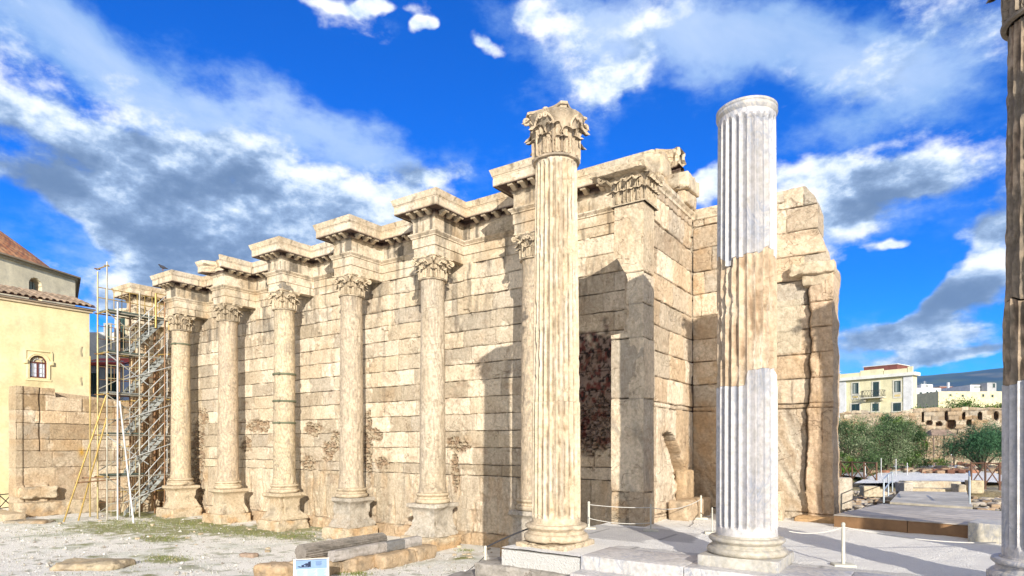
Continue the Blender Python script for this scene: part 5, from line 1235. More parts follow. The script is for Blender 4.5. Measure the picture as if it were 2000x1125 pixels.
# ------------------------------------------------------------------ buildings
def building(name, label, PL, depth, z0, z1, wallc, wins=(), cornice=None, parapet=None, roofc=(.4, .38, .35), pil=None, balcony=None, group=None, extra=None, base_z=None):
    t = thing(name, label, 'building', group=group)
    n = PL.n
    mb = MB(); c = PL.O+PL.e*PL.L/2-n*depth/2; mb.box((c[0], c[1], (z0+z1)/2), (PL.L/2, depth/2, (z1-z0)/2), wallc, PL.rz); mb.build('wall', M_ATT, t, 30)
    rb = MB(); rb.box((c[0], c[1], z1+.03), (PL.L/2-.2, depth/2-.2, .06), roofc, PL.rz); rb.build('roof', M_ATT, t, 30)
    for (a, zb_, w, h, kind) in wins:
        fr = MB(); fc = np.array([.62, .60, .52]) if kind != 'plain' else np.array(wallc)*.8; d = .06
        for (q0, q1, r0, r1) in ((a-w/2-.16, a-w/2, zb_-.14, zb_+h+.14), (a+w/2, a+w/2+.16, zb_-.14, zb_+h+.14), (a-w/2, a+w/2, zb_+h, zb_+h+.14), (a-w/2, a+w/2, zb_-.14, zb_)): PL.box(fr, q0, q1, -.02, d, r0, r1, fc)
        if kind == 'panel':
            PL.box(fr, a-w/2-.16, a+w/2+.16, 0, .04, zb_-.85, zb_-.14, fc); PL.box(fr, a-w/2+.05, a+w/2-.05, .04, .055, zb_-.62, zb_-.32, np.array(wallc)*np.array([1, .85, .6]))
        for x in (-w/2+.05, 0, w/2-.05): PL.box(fr, a+x-.035, a+x+.035, .0, .03, zb_, zb_+h, (.03, .07, .06))
        PL.box(fr, a-w/2, a+w/2, 0, .028, zb_+h-.09, zb_+h, (.03, .07, .06))
        f = fr.build('window', M_ATT, t, 30); pn = MB(); PL.box(pn, a-w/2, a+w/2, .0, .008, zb_, zb_+h, (.1, .12, .12)); pn.build('pane', M_GLASS, f)
        if kind == 'panel' or kind == 'plain' and w > .8:
            cu = MB(); PL.box(cu, a-w*.34, a+w*.1, .009, .014, zb_+.05, zb_+h-.1, (.30, .34, .33)); cu.build('curtain', M_ATT, f)
    if cornice:
        for (zc_, hh, pr, cl) in cornice: m = MB(); c2 = PL.O+PL.e*PL.L/2-n*(depth/2-pr/2); m.box((c2[0], c2[1], zc_), (PL.L/2+pr, depth/2+pr/2, hh/2), cl, PL.rz); m.build('cornice', M_ATT, t, 30)
    if parapet:
        m = MB()
        for (a0, a1, zt, cl) in parapet: PL.box(m, a0, a1, -.3, -.02, z1, zt, cl)
        m.build('parapet', M_ATT, t, 30)
    if pil:
        for (a0, a1) in pil: m = MB(); PL.box(m, a0, a1, 0, .12, z0, z1-.02, (.66, .67, .68)); m.build('corner_pilaster', M_ATT, t, 30)
    if balcony:
        a, zb_, w = balcony; m = MB(); PL.box(m, a-w/2, a+w/2, 0, .95, zb_-.15, zb_, (.6, .58, .5)); PL.box(m, a-w/2+.25, a-w/2+.5, 0, .6, zb_-.55, zb_-.15, (.5, .45, .34)); PL.box(m, a+w/2-.5, a+w/2-.25, 0, .6, zb_-.55, zb_-.15, (.5, .45, .34)); b = m.build('balcony', M_ATT, t, 30)
        r = MB(); P = [PL.pt(a-w/2, .05, 0), PL.pt(a-w/2, .92, 0), PL.pt(a+w/2, .92, 0), PL.pt(a+w/2, .05, 0)]
        for z in (.08, .95): 
            for i in range(3): r.tube([P[i]+[0, 0, zb_+z], P[i+1]+[0, 0, zb_+z]], .03, 5, (.05, .05, .05))
        for i in range(3):
            L = np.linalg.norm(P[i+1]-P[i]); m_ = max(2, int(L/.35))
            for k in range(m_):
                A_, B_ = P[i]+(P[i+1]-P[i])*k/m_, P[i]+(P[i+1]-P[i])*(k+1)/m_; r.tube([A_+[0, 0, zb_+.08], B_+[0, 0, zb_+.95]], .018, 4, (.06, .06, .06)); r.tube([B_+[0, 0, zb_+.08], A_+[0, 0, zb_+.95]], .018, 4, (.06, .06, .06))
        KIDS.setdefault(b.name, []); r.build('railing', M_ATT, b, 40)
    return t
def far_buildings():
    P = Plane(at(1638, 94.7), at(1782, 86.6)); hz = lambda px, py: P.hit(px, py)
    YW = np.array([.68, .635, .42])
    wins = []
    for (x, y0, y1, w, kd) in ((1671, 748, 769, 12, 'panel'), (1711, 746, 775, 12, 'door'), (1753, 744, 766, 13, 'panel'), (1671, 789, 804, 16, 'w'), (1710, 788, 803, 13, 'w'), (1752, 787, 803, 16, 'w')):
        a, zt, t = hz(x, y0); zb = hz(x, y1)[1]; k = abs(hz(x+1, y0)[0]-a); wins.append((a, zb, w*k, zt-zb, kd))
    z1 = hz(1710, 738)[1]; zc = hz(1710, 736)[1]; zp = hz(1710, 726)[1]; a_b = hz(1708, 776)
    t = building('yellow_building', 'pale yellow two storey building with white corner pilasters and a small balcony, far right', P, 1.5, 0.5, z1, YW, wins, [(z1+.15, .45, .45, (.70, .70, .66))],
             [(0, P.L*.3, zp+.1, YW*1.02), (P.L*.31, P.L*.62, zp+.35, YW*1.05), (P.L*.63, P.L*.93, zp+.1, YW*1.02), (P.L*.94, P.L, zp+.3, YW)], (.5, .2, .12), [(0, 1.1), (P.L-1.1, P.L)], (a_b[0], a_b[1], 3.0))
    m = MB(); c = P.O+P.e*P.L*.50-P.n*4; m.box((*c, zp+.5), (2.3, 2, .55), (.20, .07, .055), P.rz); m.box((*c, zp+1.08), (2.4, 2.1, .06), (.6, .6, .58), P.rz); m.build('roof_hut', M_ATT, t)
    def simple(name, label, x0, x1, t0, t1, ytop, col, wins=(), **kw):
        Q = Plane(at(x0, t0), at(x1, t1)); z = zat(ytop, (t0+t1)/2); ws = []
        for (x, ya, yb, w) in wins: a, zt, tt = Q.hit(x, ya); ws.append((a, zat(yb, tt), w*tt/FPX, zt-zat(yb, tt), 'plain'))
        return building(name, label, Q, 12, 0.5, z, np.array(col, float), ws, group='distant city buildings', **kw)
    simple('white_building', 'white stepped city building directly right of the pale yellow building', 1784, 1838, 150, 150, 758, (.66, .66, .64), [(1798, 766, 771, 5), (1811, 765, 768, 4), (1818, 765, 769, 4), (1829, 762, 770, 3)])
    simple('upper_storey', 'small white rooftop storey above the white stepped building', 1800, 1822, 156, 156, 751, (.68, .68, .67), [(1810, 753, 755, 6)])
    simple('brown_building', 'dark reddish roofed building between the white one and the long cream one', 1835, 1862, 165, 165, 755, (.20, .09, .07), [(1845, 758, 761, 4)])
    simple('cream_building', 'long low cream building behind the dark green bushes on the ruin', 1833, 1960, 140, 140, 765, (.62, .56, .36), [(1856, 770, 773, 4), (1880, 771, 775, 4), (1920, 770, 775, 4), (1938, 771, 776, 4)])
    simple('roof_structure', 'long white rooftop structure above the long cream building', 1895, 1932, 152, 152, 752, (.66, .66, .66), [(1912, 755, 757, 20)])
    simple('grey_tower', 'grey metal clad rooftop cube beside the long white rooftop structure', 1928, 1946, 150, 150, 748, (.36, .37, .38), [(1941, 749, 757, 4)])
    simple('flat_roofed_building', 'thin white flat roof in front of the far mountain', 1858, 1900, 160, 160, 757, (.66, .68, .70))
    simple('grey_building', 'grey building with a red awning squeezed between the wall end and the pale yellow building', 1600, 1641, 100, 99, 742, (.22, .22, .26), [(1634, 760, 778, 3)])
    Q = Plane(at(1600, 97), at(1640, 96)); m = MB()
    for (y0, y1) in ((784, 792), (802, 818)): a0, z0, _ = Q.hit(1631, y1); a1, z1_, _ = Q.hit(1638, y0); Q.box(m, a0, a1, .1, .7, z0, z1_, (.55, .02, .02))
    tag(m.build('red_awning', M_ATT), 'red awnings on the grey building at the edge of the ancient wall', 'awning')
    # left background behind the scaffolding
    Q = Plane(at(224, 46), at(266, 46)); building('cream_house', 'tall pale cream house end seen through the scaffolding', Q, 8, 0, zat(603, 46), np.array([.56, .50, .36]), [(.55, zat(680, 46), .5, 2.2, 'plain'), (1.1, zat(760, 46), .35, 1.5, 'plain')])
    Q = Plane(at(168, 44), at(241, 44)); t = building('red_roofed_house', 'low house with a red tiled roof and dark windows behind the scaffolding', Q, 6, 0, zat(706, 44), np.array([.40, .42, .45]), [(.55, zat(770, 44), .5, 1.5, 'plain'), (1.9, zat(785, 44), .8, 2.0, 'plain')])
    m = MB(); G = np.array([[Q.pt(-.3, .4, zat(710, 44)), Q.pt(Q.L+.3, .4, zat(710, 44))], [Q.pt(-.3, -2, zat(692, 44)), Q.pt(Q.L+.3, -2, zat(692, 44))]]); m.grid(G, (.42, .06, .035)); G2 = G.copy(); G2[..., 2] -= .12; m.grid(G2, (.3, .1, .06), flip=True); Q.box(m, -.2, Q.L+.2, .2, .42, zat(712, 44)-.1, zat(710, 44), (.35, .06, .04)); m.build('tile_roof', M_ATT, t)
    Q = Plane(at(150, 52), at(238, 52)); building('grey_house', 'grey white gabled house wall between the domed building and the scaffolding', Q, 8, 0, zat(650, 52), np.array([.46, .47, .47]), [(2.6, zat(672, 52), .35, 1.6, 'plain')])
far_buildings()

# ------------------------------------------------------------------ far ruin wall, hill
def far_ruin():
    A, B = at(1640, 58), at(1990, 50); P = Plane(A, B); t = thing('brown_ruin_wall', 'high brown ruin wall of rubble masonry with dark holes, behind the olive trees', 'wall')
    tp = [(1640, 806), (1690, 800), (1715, 812), (1760, 803), (1790, 798), (1830, 797), (1900, 796), (1955, 798), (1990, 800)]; aa = [P.hit(x, y)[0] for x, y in tp]; zz = [P.hit(x, y)[1] for x, y in tp]
    holes = [(1802, 815, 2, 9), (1848, 813, 2.5, 9), (1882, 812, 2.5, 7), (1914, 813, 3, 7), (1945, 812, 3, 8), (1814, 826, 5, 4), (1833, 828, 5, 4), (1857, 829, 7, 7), (1892, 826, 4, 6), (1860, 880, 5, 12), (1805, 870, 5, 10)]
    H = [(*P.hit(x, y)[:2], w*54/FPX, h*54/FPX) for x, y, w, h in holes]
    zc = list(np.arange(.8, 9, .38)); J = courses(zc, 0, 30, .4, .9, 8)
    def hf(a, z):
        h, c = masonry(a, z, zc, J, 130, [(P.L*.5, 3.3, 7, .5), (P.L*.7, 2.2, 5, .5)], joint=.03, rand=.06, base=np.array([.40, .28, .16]))
        for (ha, hz, w, hh) in H: m = sst(1.25, .75, (np.abs(a-ha)/w)**3+(np.abs(z-hz)/hh)**3+.5*fbm(a*2, z*2, 0, 3, 5)); h = h-.6*m; c = cmix(c, np.array([.16, .09, .06]), m*.7)
        return h, c
    mb = MB(); slab(mb, P.pos(), const(0), const(P.L), 0, lambda a: np.interp(a, aa, zz)+.12*fbm(a*1.2, 0, 0, 4, 2), .07, zlin(.8, 8, .09, []), hf, 1.5, back=3, seed=4); mb.build('masonry', M_STONE, t, 50)
    # little timber roof before the ruin
    s = thing('shelter', 'small brown pitched shelter roof on thin posts before the brown ruin wall', 'shelter'); r = MB(); c = at(1834, 44); e = np.array([cs, sn]); f = np.array([-sn, cs]); z0, z1 = zat(851, 44), zat(839, 44)
    V = [(*(c-e*.9-f*.6), z0), (*(c+e*.9-f*.6), z0), (*(c+e*.6), z1), (*(c-e*.6), z1), (*(c-e*.9+f*.6), z0), (*(c+e*.9+f*.6), z0)]; r.add(V, [(0, 1, 2, 3), (5, 4, 3, 2), (1, 5, 2), (4, 0, 3), (0, 4, 5, 1)], (.22, .16, .12)); r.build('roof', M_WOOD, s, 30)
    for q in ((-.7, -.5), (.7, -.5), (-.7, .5), (.7, .5)): b = MB(); p = c+e*q[0]+f*q[1]; b.tube([(*p, 1.2), (*p, z0)], .05, 6, (.2, .14, .1)); b.build('post', M_WOOD, s, 30)
far_ruin()
def hill():
    # a long ridge far beyond the city; heights follow the skyline seen right of the yellow building
    az = np.linspace(R(-100), R(75), 260); rr = np.linspace(1500, 5200, 60); A, Rd = np.meshgrid(az, rr, indexing='ij')
    base = np.interp(np.degrees(A), [-100, -60, -20, 0, 12, 25, 33, 40, 55, 75], [60, 90, 140, 200, 290, 350, 385, 410, 380, 300])
    f = sst(1700, 4300, Rd); x = np.sin(A-AL)*Rd; y = np.cos(A-AL)*Rd
    Z = 1+base*f*(1+.0*A)+f*22*fbm(x*.0012, y*.0012, 0, 5, 3)
    n = fbm(x*.004, y*.004, 0, 5, 9); c = np.empty(Z.shape+(3,)); c[:] = (.012, .045, .08); c = cmix(c, np.array([.22, .20, .17]), .6*sst(.25, .6, n)); c = cmix(c, np.array([.10, .13, .06]), .6*sst(.0, .5, -n))  # blue of the distant air is put into the base colour
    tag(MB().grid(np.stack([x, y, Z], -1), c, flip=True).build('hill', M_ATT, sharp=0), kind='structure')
hill()

# ------------------------------------------------------------------ trees and shrubs
def tree(name, label, px, t, z0, W, H, cols, n, ls, seed, trunk=.25, group='trees and shrubs beyond the wall', clumps=26, D=None, droop=0, flat=.5, cat='tree'):
    rng = np.random.RandomState(seed); p = at(px, t); T = thing(name, label, cat, group=group); D = D or W
    e = np.array([cs, sn]); f = np.array([-sn, cs])
    tr = MB(); top = z0+H*trunk; br = rng.uniform(-1, 1, (clumps, 3)); br /= np.linalg.norm(br, axis=1)[:, None]; br[:, 2] = np.abs(br[:, 2])*1.15-.35 if trunk > .05 else rng.uniform(-.85, .95, clumps); br *= rng.uniform(.45, .88, (clumps, 1))
    cen = np.stack([p[0]+(br[:, 0]*W/2)*e[0]+(br[:, 1]*D/2)*f[0], p[1]+(br[:, 0]*W/2)*e[1]+(br[:, 1]*D/2)*f[1], z0+H*(trunk+(1-trunk)*(.42+.52*br[:, 2]))], 1)
    cen[:, 2] = np.clip(cen[:, 2], z0+H*trunk*.5, z0+H*.97)
    tr.tube([(p[0], p[1], z0-.1), (p[0]+.04*W*rng.uniform(-1, 1), p[1], z0+H*trunk*.6), (p[0], p[1], top)], [W*.035, W*.026, W*.02], 8, (.12, .09, .06))
    for k in range(0, clumps, 3): m = (np.array([p[0], p[1], top])+cen[k])/2+[0, 0, .05*H]; tr.tube([(p[0], p[1], top*.9+z0*.1), m, cen[k]], [W*.018, W*.01, W*.004], 5, (.12, .09, .06))
    tr.build('trunk', M_WOOD, T, 60)
    k = rng.randint(0, clumps, n); rad = np.abs(rng.normal(0, 1, (n, 1)))**.6; dr = rng.normal(0, 1, (n, 3)); dr /= np.linalg.norm(dr, axis=1)[:, None]
    cr = W*.15*rng.uniform(.7, 1.4, clumps); off = dr*rad*cr[k][:, None]*np.array([1, 1, .8]); q = cen[k]+off
    if droop: q[:, 2] -= droop*np.hypot(off[:, 0], off[:, 1])*rng.uniform(0, 1, n)
    q[:, 2] = np.maximum(q[:, 2], z0+.05)
    a1 = rng.normal(0, 1, (n, 3)); a1 += dr*1.0; 
    if droop: a1[:, 2] -= 1.2*droop
    a1 /= np.linalg.norm(a1, axis=1)[:, None]; a2 = np.cross(a1, rng.normal(0, 1, (n, 3))); a2 /= np.linalg.norm(a2, axis=1)[:, None]
    L = ls*rng.uniform(.6, 1.5, (n, 1)); Wd = L*flat
    V = np.stack([q-a1*L, q+a2*Wd*.5, q+a1*L, q-a2*Wd*.5], 1).reshape(-1, 3)
    cc = np.array(cols)[(_h(k, k*0, k*0, seed)*len(cols)).astype(int) % len(cols)]*rng.uniform(.6, 1.4, (n, 1)); C = np.repeat(cc, 4, 0)
    cb = MB(); cb.add(V, [np.arange(n*4).reshape(-1, 4)], C); cb.build('crown', M_LEAF, T, 0, smooth=False)
    return T
OL = [(.08, .13, .055), (.13, .18, .085), (.045, .085, .03), (.19, .23, .13)]; GR = [(.07, .14, .02), (.12, .18, .03), (.04, .09, .015)]; DG = [(.035, .10, .045), (.06, .15, .07), (.02, .06, .03)]
G1 = 1.15
tree('olive_tree', 'wide grey green olive tree nearest the end of the ancient wall', 1668, 34, G1, 3.0, zat(800, 34)-G1, OL, 16000, .055, 1, .02, clumps=60)
tree('olive_tree', 'big grey green olive tree in the middle of the group below the pale yellow building', 1730, 36, G1, 3.5, zat(796, 36)-G1, OL, 20000, .055, 2, .02, clumps=80)
tree('olive_tree', 'darker olive tree at the right end of the group, before the brown ruin wall', 1780, 38, G1, 2.3, zat(808, 38)-G1, OL[:3]+GR[:1], 13000, .055, 3, .02, clumps=50)
tree('young_tree', 'dark green upright young tree rising in front of the pale yellow building', 1733, 44, G1, 1.5, zat(792, 44)-G1, DG+GR, 4500, .06, 4, .45, clumps=22)
tree('young_tree', 'bright green bushy treetop right of the upright young tree', 1757, 46, G1, 1.6, zat(797, 46)-G1, GR, 3500, .06, 14, .45, clumps=20)
tree('drooping_tree', 'dark green drooping pine like tree at the right edge before the brown ruin wall', 1918, 36, G1, 4.1, zat(806, 36)-G1, DG, 24000, .07, 5, .10, clumps=70, droop=.7, flat=.28)
tree('drooping_tree', 'dark green drooping treetop partly behind the weathered column at the right edge', 1975, 40, G1, 4.2, zat(800, 40)-G1, DG, 12000, .07, 6, .15, clumps=44, droop=.7, flat=.28)
for i, (px, t_, yt, w, cl, lb) in enumerate(((1800, 66, 776, 2.4, GR, 'low green bush on the ruin just right of the pale yellow building'), (1826, 67, 780, 2.6, GR, 'green bush on the ruin below the white city building'), (1868, 68, 765, 4.0, GR+DG, 'tall bushy green tree on the ruin before the long cream building'),
        (1896, 68, 764, 3.4, GR, 'yellow green bushy tree on the ruin right of the tall one'), (1926, 67, 772, 3.2, GR, 'loose yellow green bush on the ruin near the right edge'), (1950, 66, 775, 2.6, GR, 'last green bush on the ruin beside the column at the right edge'))):
    tree('bush', lb, px, t_, 3.5, w*1.25, zat(yt, t_)-3.5, cl, 4200, .11, 30+i, .1, cat='bush', group='bushes growing above the brown ruin wall', clumps=22)
for i, (px, t_, yt, w, lb) in enumerate(((1632, 29, 868, 1.0, 'yellow green shrub behind the wooden fence, close to the wall end'), (1655, 31, 884, 1.0, 'small green shrub behind the left wooden fence'), (1805, 41, 888, 1.0, 'low green shrub right of the olive trees'), (1838, 42, 890, 1.0, 'low green shrub before the shelter'))):
    tree('shrub', lb, px, t_, G1, w, zat(yt, t_)-G1, GR, 2000, .045, 50+i, .05, cat='shrub', group='low shrubs', clumps=14)

# ------------------------------------------------------------------ wooden platform, ramp, steps, fences, rails beyond the wall end
def beyond():
    t = thing('wooden_platform', 'low timber platform with a brown front board, right of the ancient wall', 'platform')
    P = Plane(at(1629, 11.75), at(1917, 10.15)); zt = TF+.22
    for (a0, a1) in ((0, P.L*.53), (P.L*.53+.012, P.L)):
        m = MB(); P.box(m, a0, a1, -.05, 0, TF-.05, zt-.02, (.25, .14, .065)); m.build('front_board', M_WOOD, t, 30)
    m = MB(); k = 0; nb = int(3.1/.145)
    for k in range(nb): P.box(m, 0, P.L+3, -(k+1)*.145+.004, -k*.145+.02*(k == 0), zt-.018, zt+.004*((k*37) % 5)/5, np.array([.40, .36, .31])*(1+.10*math.sin(k*2.3)))
    m.build('deck', M_WOOD, t, 30)
    b = MB(); c = at(1938, 10.0); rough(b, (c[0], c[1], TF+.14), (.26, .36, .155), .05, .01, .004, 3, 3, (.58, .56, .47), rz=P.rz); tag(b.build('marble_block', M_WHITE, None, 40), 'pale squared marble block at the right end of the timber platform', 'stone block')
    # ramp down from the platform
    q0, q1, q2, q3 = at(1738, 14.6), at(1900, 13.4), at(1888, 21), at(1758, 21.5)
    m = MB(); n = 34
    for k in range(n):
        f0, f1 = k/n, (k+.93)/n; A = [q0+(q3-q0)*f0, q1+(q2-q1)*f0, q1+(q2-q1)*f1, q0+(q3-q0)*f1]; z0, z1 = zt-.02-.25*f0, zt-.02-.25*f1
        V = [(*A[0], z0), (*A[1], z0), (*A[2], z1), (*A[3], z1), (*A[0], z0-.05), (*A[1], z0-.05), (*A[2], z1-.05), (*A[3], z1-.05)]; m.add(V, [np.array([[0, 1, 2, 3], [4, 5, 1, 0], [5, 6, 2, 1], [6, 7, 3, 2], [7, 4, 0, 3]])], np.array([.45, .41, .34])*(1+.08*math.sin(k*1.9)))
    tag(m.build('ramp', M_WOOD, None, 30), 'timber ramp leading from the platform down to the stone steps', 'ramp')
    def blk(name, label, px, tt, w, d, z0, z1, col, s, cat='stone block', rad=.03, g=None):
        c = at(px, tt); b = MB(); rough(b, (c[0], c[1], (z0+z1)/2), (w/2, d/2, (z1-z0)/2), .07, rad, .015, 3, s, colf=scol(s, col, .3, .4), rz=AL-.12, chip=.05); tag(b.build(name, M_STONE, None, 45), label, cat, g)
    blk('stone_step', 'lower long cream stone step beyond the timber ramp', 1815, 22.2, 1.95, .4, 1.0, 1.34, (.52, .46, .33), 71, 'step', g='stone steps before the plaza')
    blk('stone_step', 'upper long cream stone step beyond the timber ramp', 1815, 23.4, 1.95, .5, 1.05, 1.52, (.56, .52, .42), 72, 'step', g='stone steps before the plaza')
    blk('step_pier', 'upright grey stone at the left end of the stone steps', 1765, 21.9, .3, .7, 1.0, 1.56, (.50, .48, .42), 73)
    blk('step_pier', 'small upright stone at the right end of the stone steps', 1873, 21.6, .28, .5, 1.0, 1.52, (.50, .46, .36), 74)
    blk('ashlar_block', 'squared cream block lying behind the railing post at the right', 1903, 22.8, .45, .4, 1.1, 1.58, (.54, .48, .34), 75)
    blk('ashlar_block', 'cream block on the bank left of the steel railing', 1698, 19.5, .48, .4, 1.25, 1.58, (.56, .52, .40), 76)
    blk('ashlar_block', 'smaller cream block beside the one on the bank', 1716, 20.0, .25, .3, 1.2, 1.46, (.54, .48, .36), 77)
    c = at(1643, 17.2); b = MB(); b.lathe([(.001, 1.0), (.27, 1.0), (.28, 1.5), (.27, 1.93), (.24, 1.97), (.001, 1.98)], 24, c, colf=scol(7, (.52, .48, .40), .2, .5), disp=lambda r, A, z: -.03*sst(.1, .7, fbm(np.cos(A)*2, np.sin(A)*2, z*2, 4, 3)))
    tag(b.build('column_stub', M_STONE, None, 45), 'short broken column stub just right of the wall end', 'column fragment')
    # steel railings
    def rail(name, label, pts, h, g='steel railings of the ramp'):
        t = thing(name, label, 'railing', group=g)
        Q = [np.array([*at(px, tt), z]) for px, tt, z in pts]
        for q in Q: b = MB(); b.tube([q, q+[0, 0, h]], .02, 8, (.36, .41, .46)); b.build('post', M_TUBE, t, 40)
        for f in (1.0, .55): b = MB(); b.tube([q+[0, 0, h*f] for q in Q], .016, 8, (.36, .41, .46)); b.build('bar', M_TUBE, t, 40)
    rail('railing', 'grey steel railing along the left side of the timber ramp', [(1726, 15.4, zt-.15), (1735, 17.5, zt-.12), (1743, 20.0, zt-.18)], .62)
    rail('railing', 'grey steel railing along the right side of the timber ramp', [(1894, 14.6, zt-.15), (1893, 17, zt-.12)], .72)
    # rustic fences with crossed boards
    def fence(name, label, x0, t0, x1, t1, h, npan, col):
        t = thing(name, label, 'fence', group='rustic wooden fences'); A, B = at(x0, t0), at(x1, t1)
        for k in range(npan+1): p = A+(B-A)*k/npan; b = MB(); b.tube([(*p, 1.1), (*p, 1.32+h)], .036, 7, col); b.build('post', M_WOOD, t, 40)
        for z in (1.32+h*.95,): b = MB(); b.tube([(*A, z), (*B, z)], .028, 6, col); b.build('rail', M_WOOD, t, 40)
        for k in range(npan):
            p, q = A+(B-A)*k/npan, A+(B-A)*(k+1)/npan
            for (z0, z1) in ((1.35, 1.32+h*.92), (1.32+h*.92, 1.35)): b = MB(); b.tube([(*p, z0), (*q, z1)], .024, 6, np.array(col)*1.1); b.build('crossboard', M_WOOD, t, 40)
    fence('wooden_fence', 'brown crossed board fence between the wall end and the plaza', 1600, 29.5, 1712, 26.5, .82, 5, (.13, .07, .04))
    fence('wooden_fence', 'brown crossed board fence at the right edge of the plaza', 1897, 24.5, 2010, 23.5, .88, 4, (.13, .065, .04))
    for i, (px, tt, h) in enumerate(((1690, 30, .65), (1721, 30, .85), (1750, 31, .8), (1772, 31, .6), (1858, 33, 1.0))):
        p = at(px, tt); b = MB(); b.tube([(*p, 1.2), (*p, 1.35+h)], .018, 7, (.55, .55, .55) if i < 4 else (.2, .16, .12)); b.lathe([(.001, 1.34+h), (.024, 1.34+h), (.024, 1.37+h), (.001, 1.39+h)], 8, p, (.6, .6, .6))
        tag(b.build('plaza_post', M_ATT, None, 40), ['thin post behind the left wooden fence', 'tall thin white post at the left edge of the plaza', 'thin white post at the back left of the plaza', 'short thin post at the back of the plaza', 'dark thin post standing before the stone piles behind the plaza'][i], 'post', 'posts around the plaza')
    # rubble on the banks and ruins behind the plaza
    rng = np.random.RandomState(7); m = MB()
    def scatter(x0, x1, t0, t1, n, s0, s1, z=1.0, mm=None, cols=None):
        for k in range(n):
            c = at(rng.uniform(x0, x1), rng.uniform(t0, t1)); s = rng.uniform(s0, s1); col = (cols or [(.50, .45, .36), (.42, .32, .22), (.36, .34, .31), (.55, .52, .45)])[rng.randint(4)]
            rough(mm if mm is not None else m, (c[0], c[1], z+rng.uniform(0, .12)), (s, s*rng.uniform(.5, .9), s*rng.uniform(.4, .8)), s*.7, s*.3, s*.16, 3/s*.3, rng.randint(999), np.array(col)*rng.uniform(.7, 1.15), rz=rng.uniform(0, 3))
    scatter(1655, 1740, 16.2, 20.5, 150, .05, .15, 1.02); scatter(1898, 1990, 14.9, 21, 140, .05, .16, 1.02); scatter(1640, 1760, 20.5, 23, 70, .04, .12, 1.1); scatter(1745, 1765, 20, 22, 30, .05, .12, 1.0)
    tag(m.build('bank_rubble', M_STONE, None, 45), 'loose rubble stones on the banks either side of the ramp', 'rubble', kind='stuff')
    m = MB(); scatter(1690, 1990, 34, 50, 260, .08, .32, 1.25, m, [(.44, .34, .24), (.32, .16, .10), (.50, .46, .38), (.24, .20, .16)]); scatter(1800, 1880, 33, 36, 120, .08, .2, 1.35, m, [(.28, .12, .08), (.25, .13, .09), (.36, .26, .18), (.2, .1, .07)])
    tag(m.build('ruin_rubble', M_STONE, None, 45), 'heaps of ruin stones between the plaza and the brown ruin wall', 'rubble', kind='stuff')
beyond()

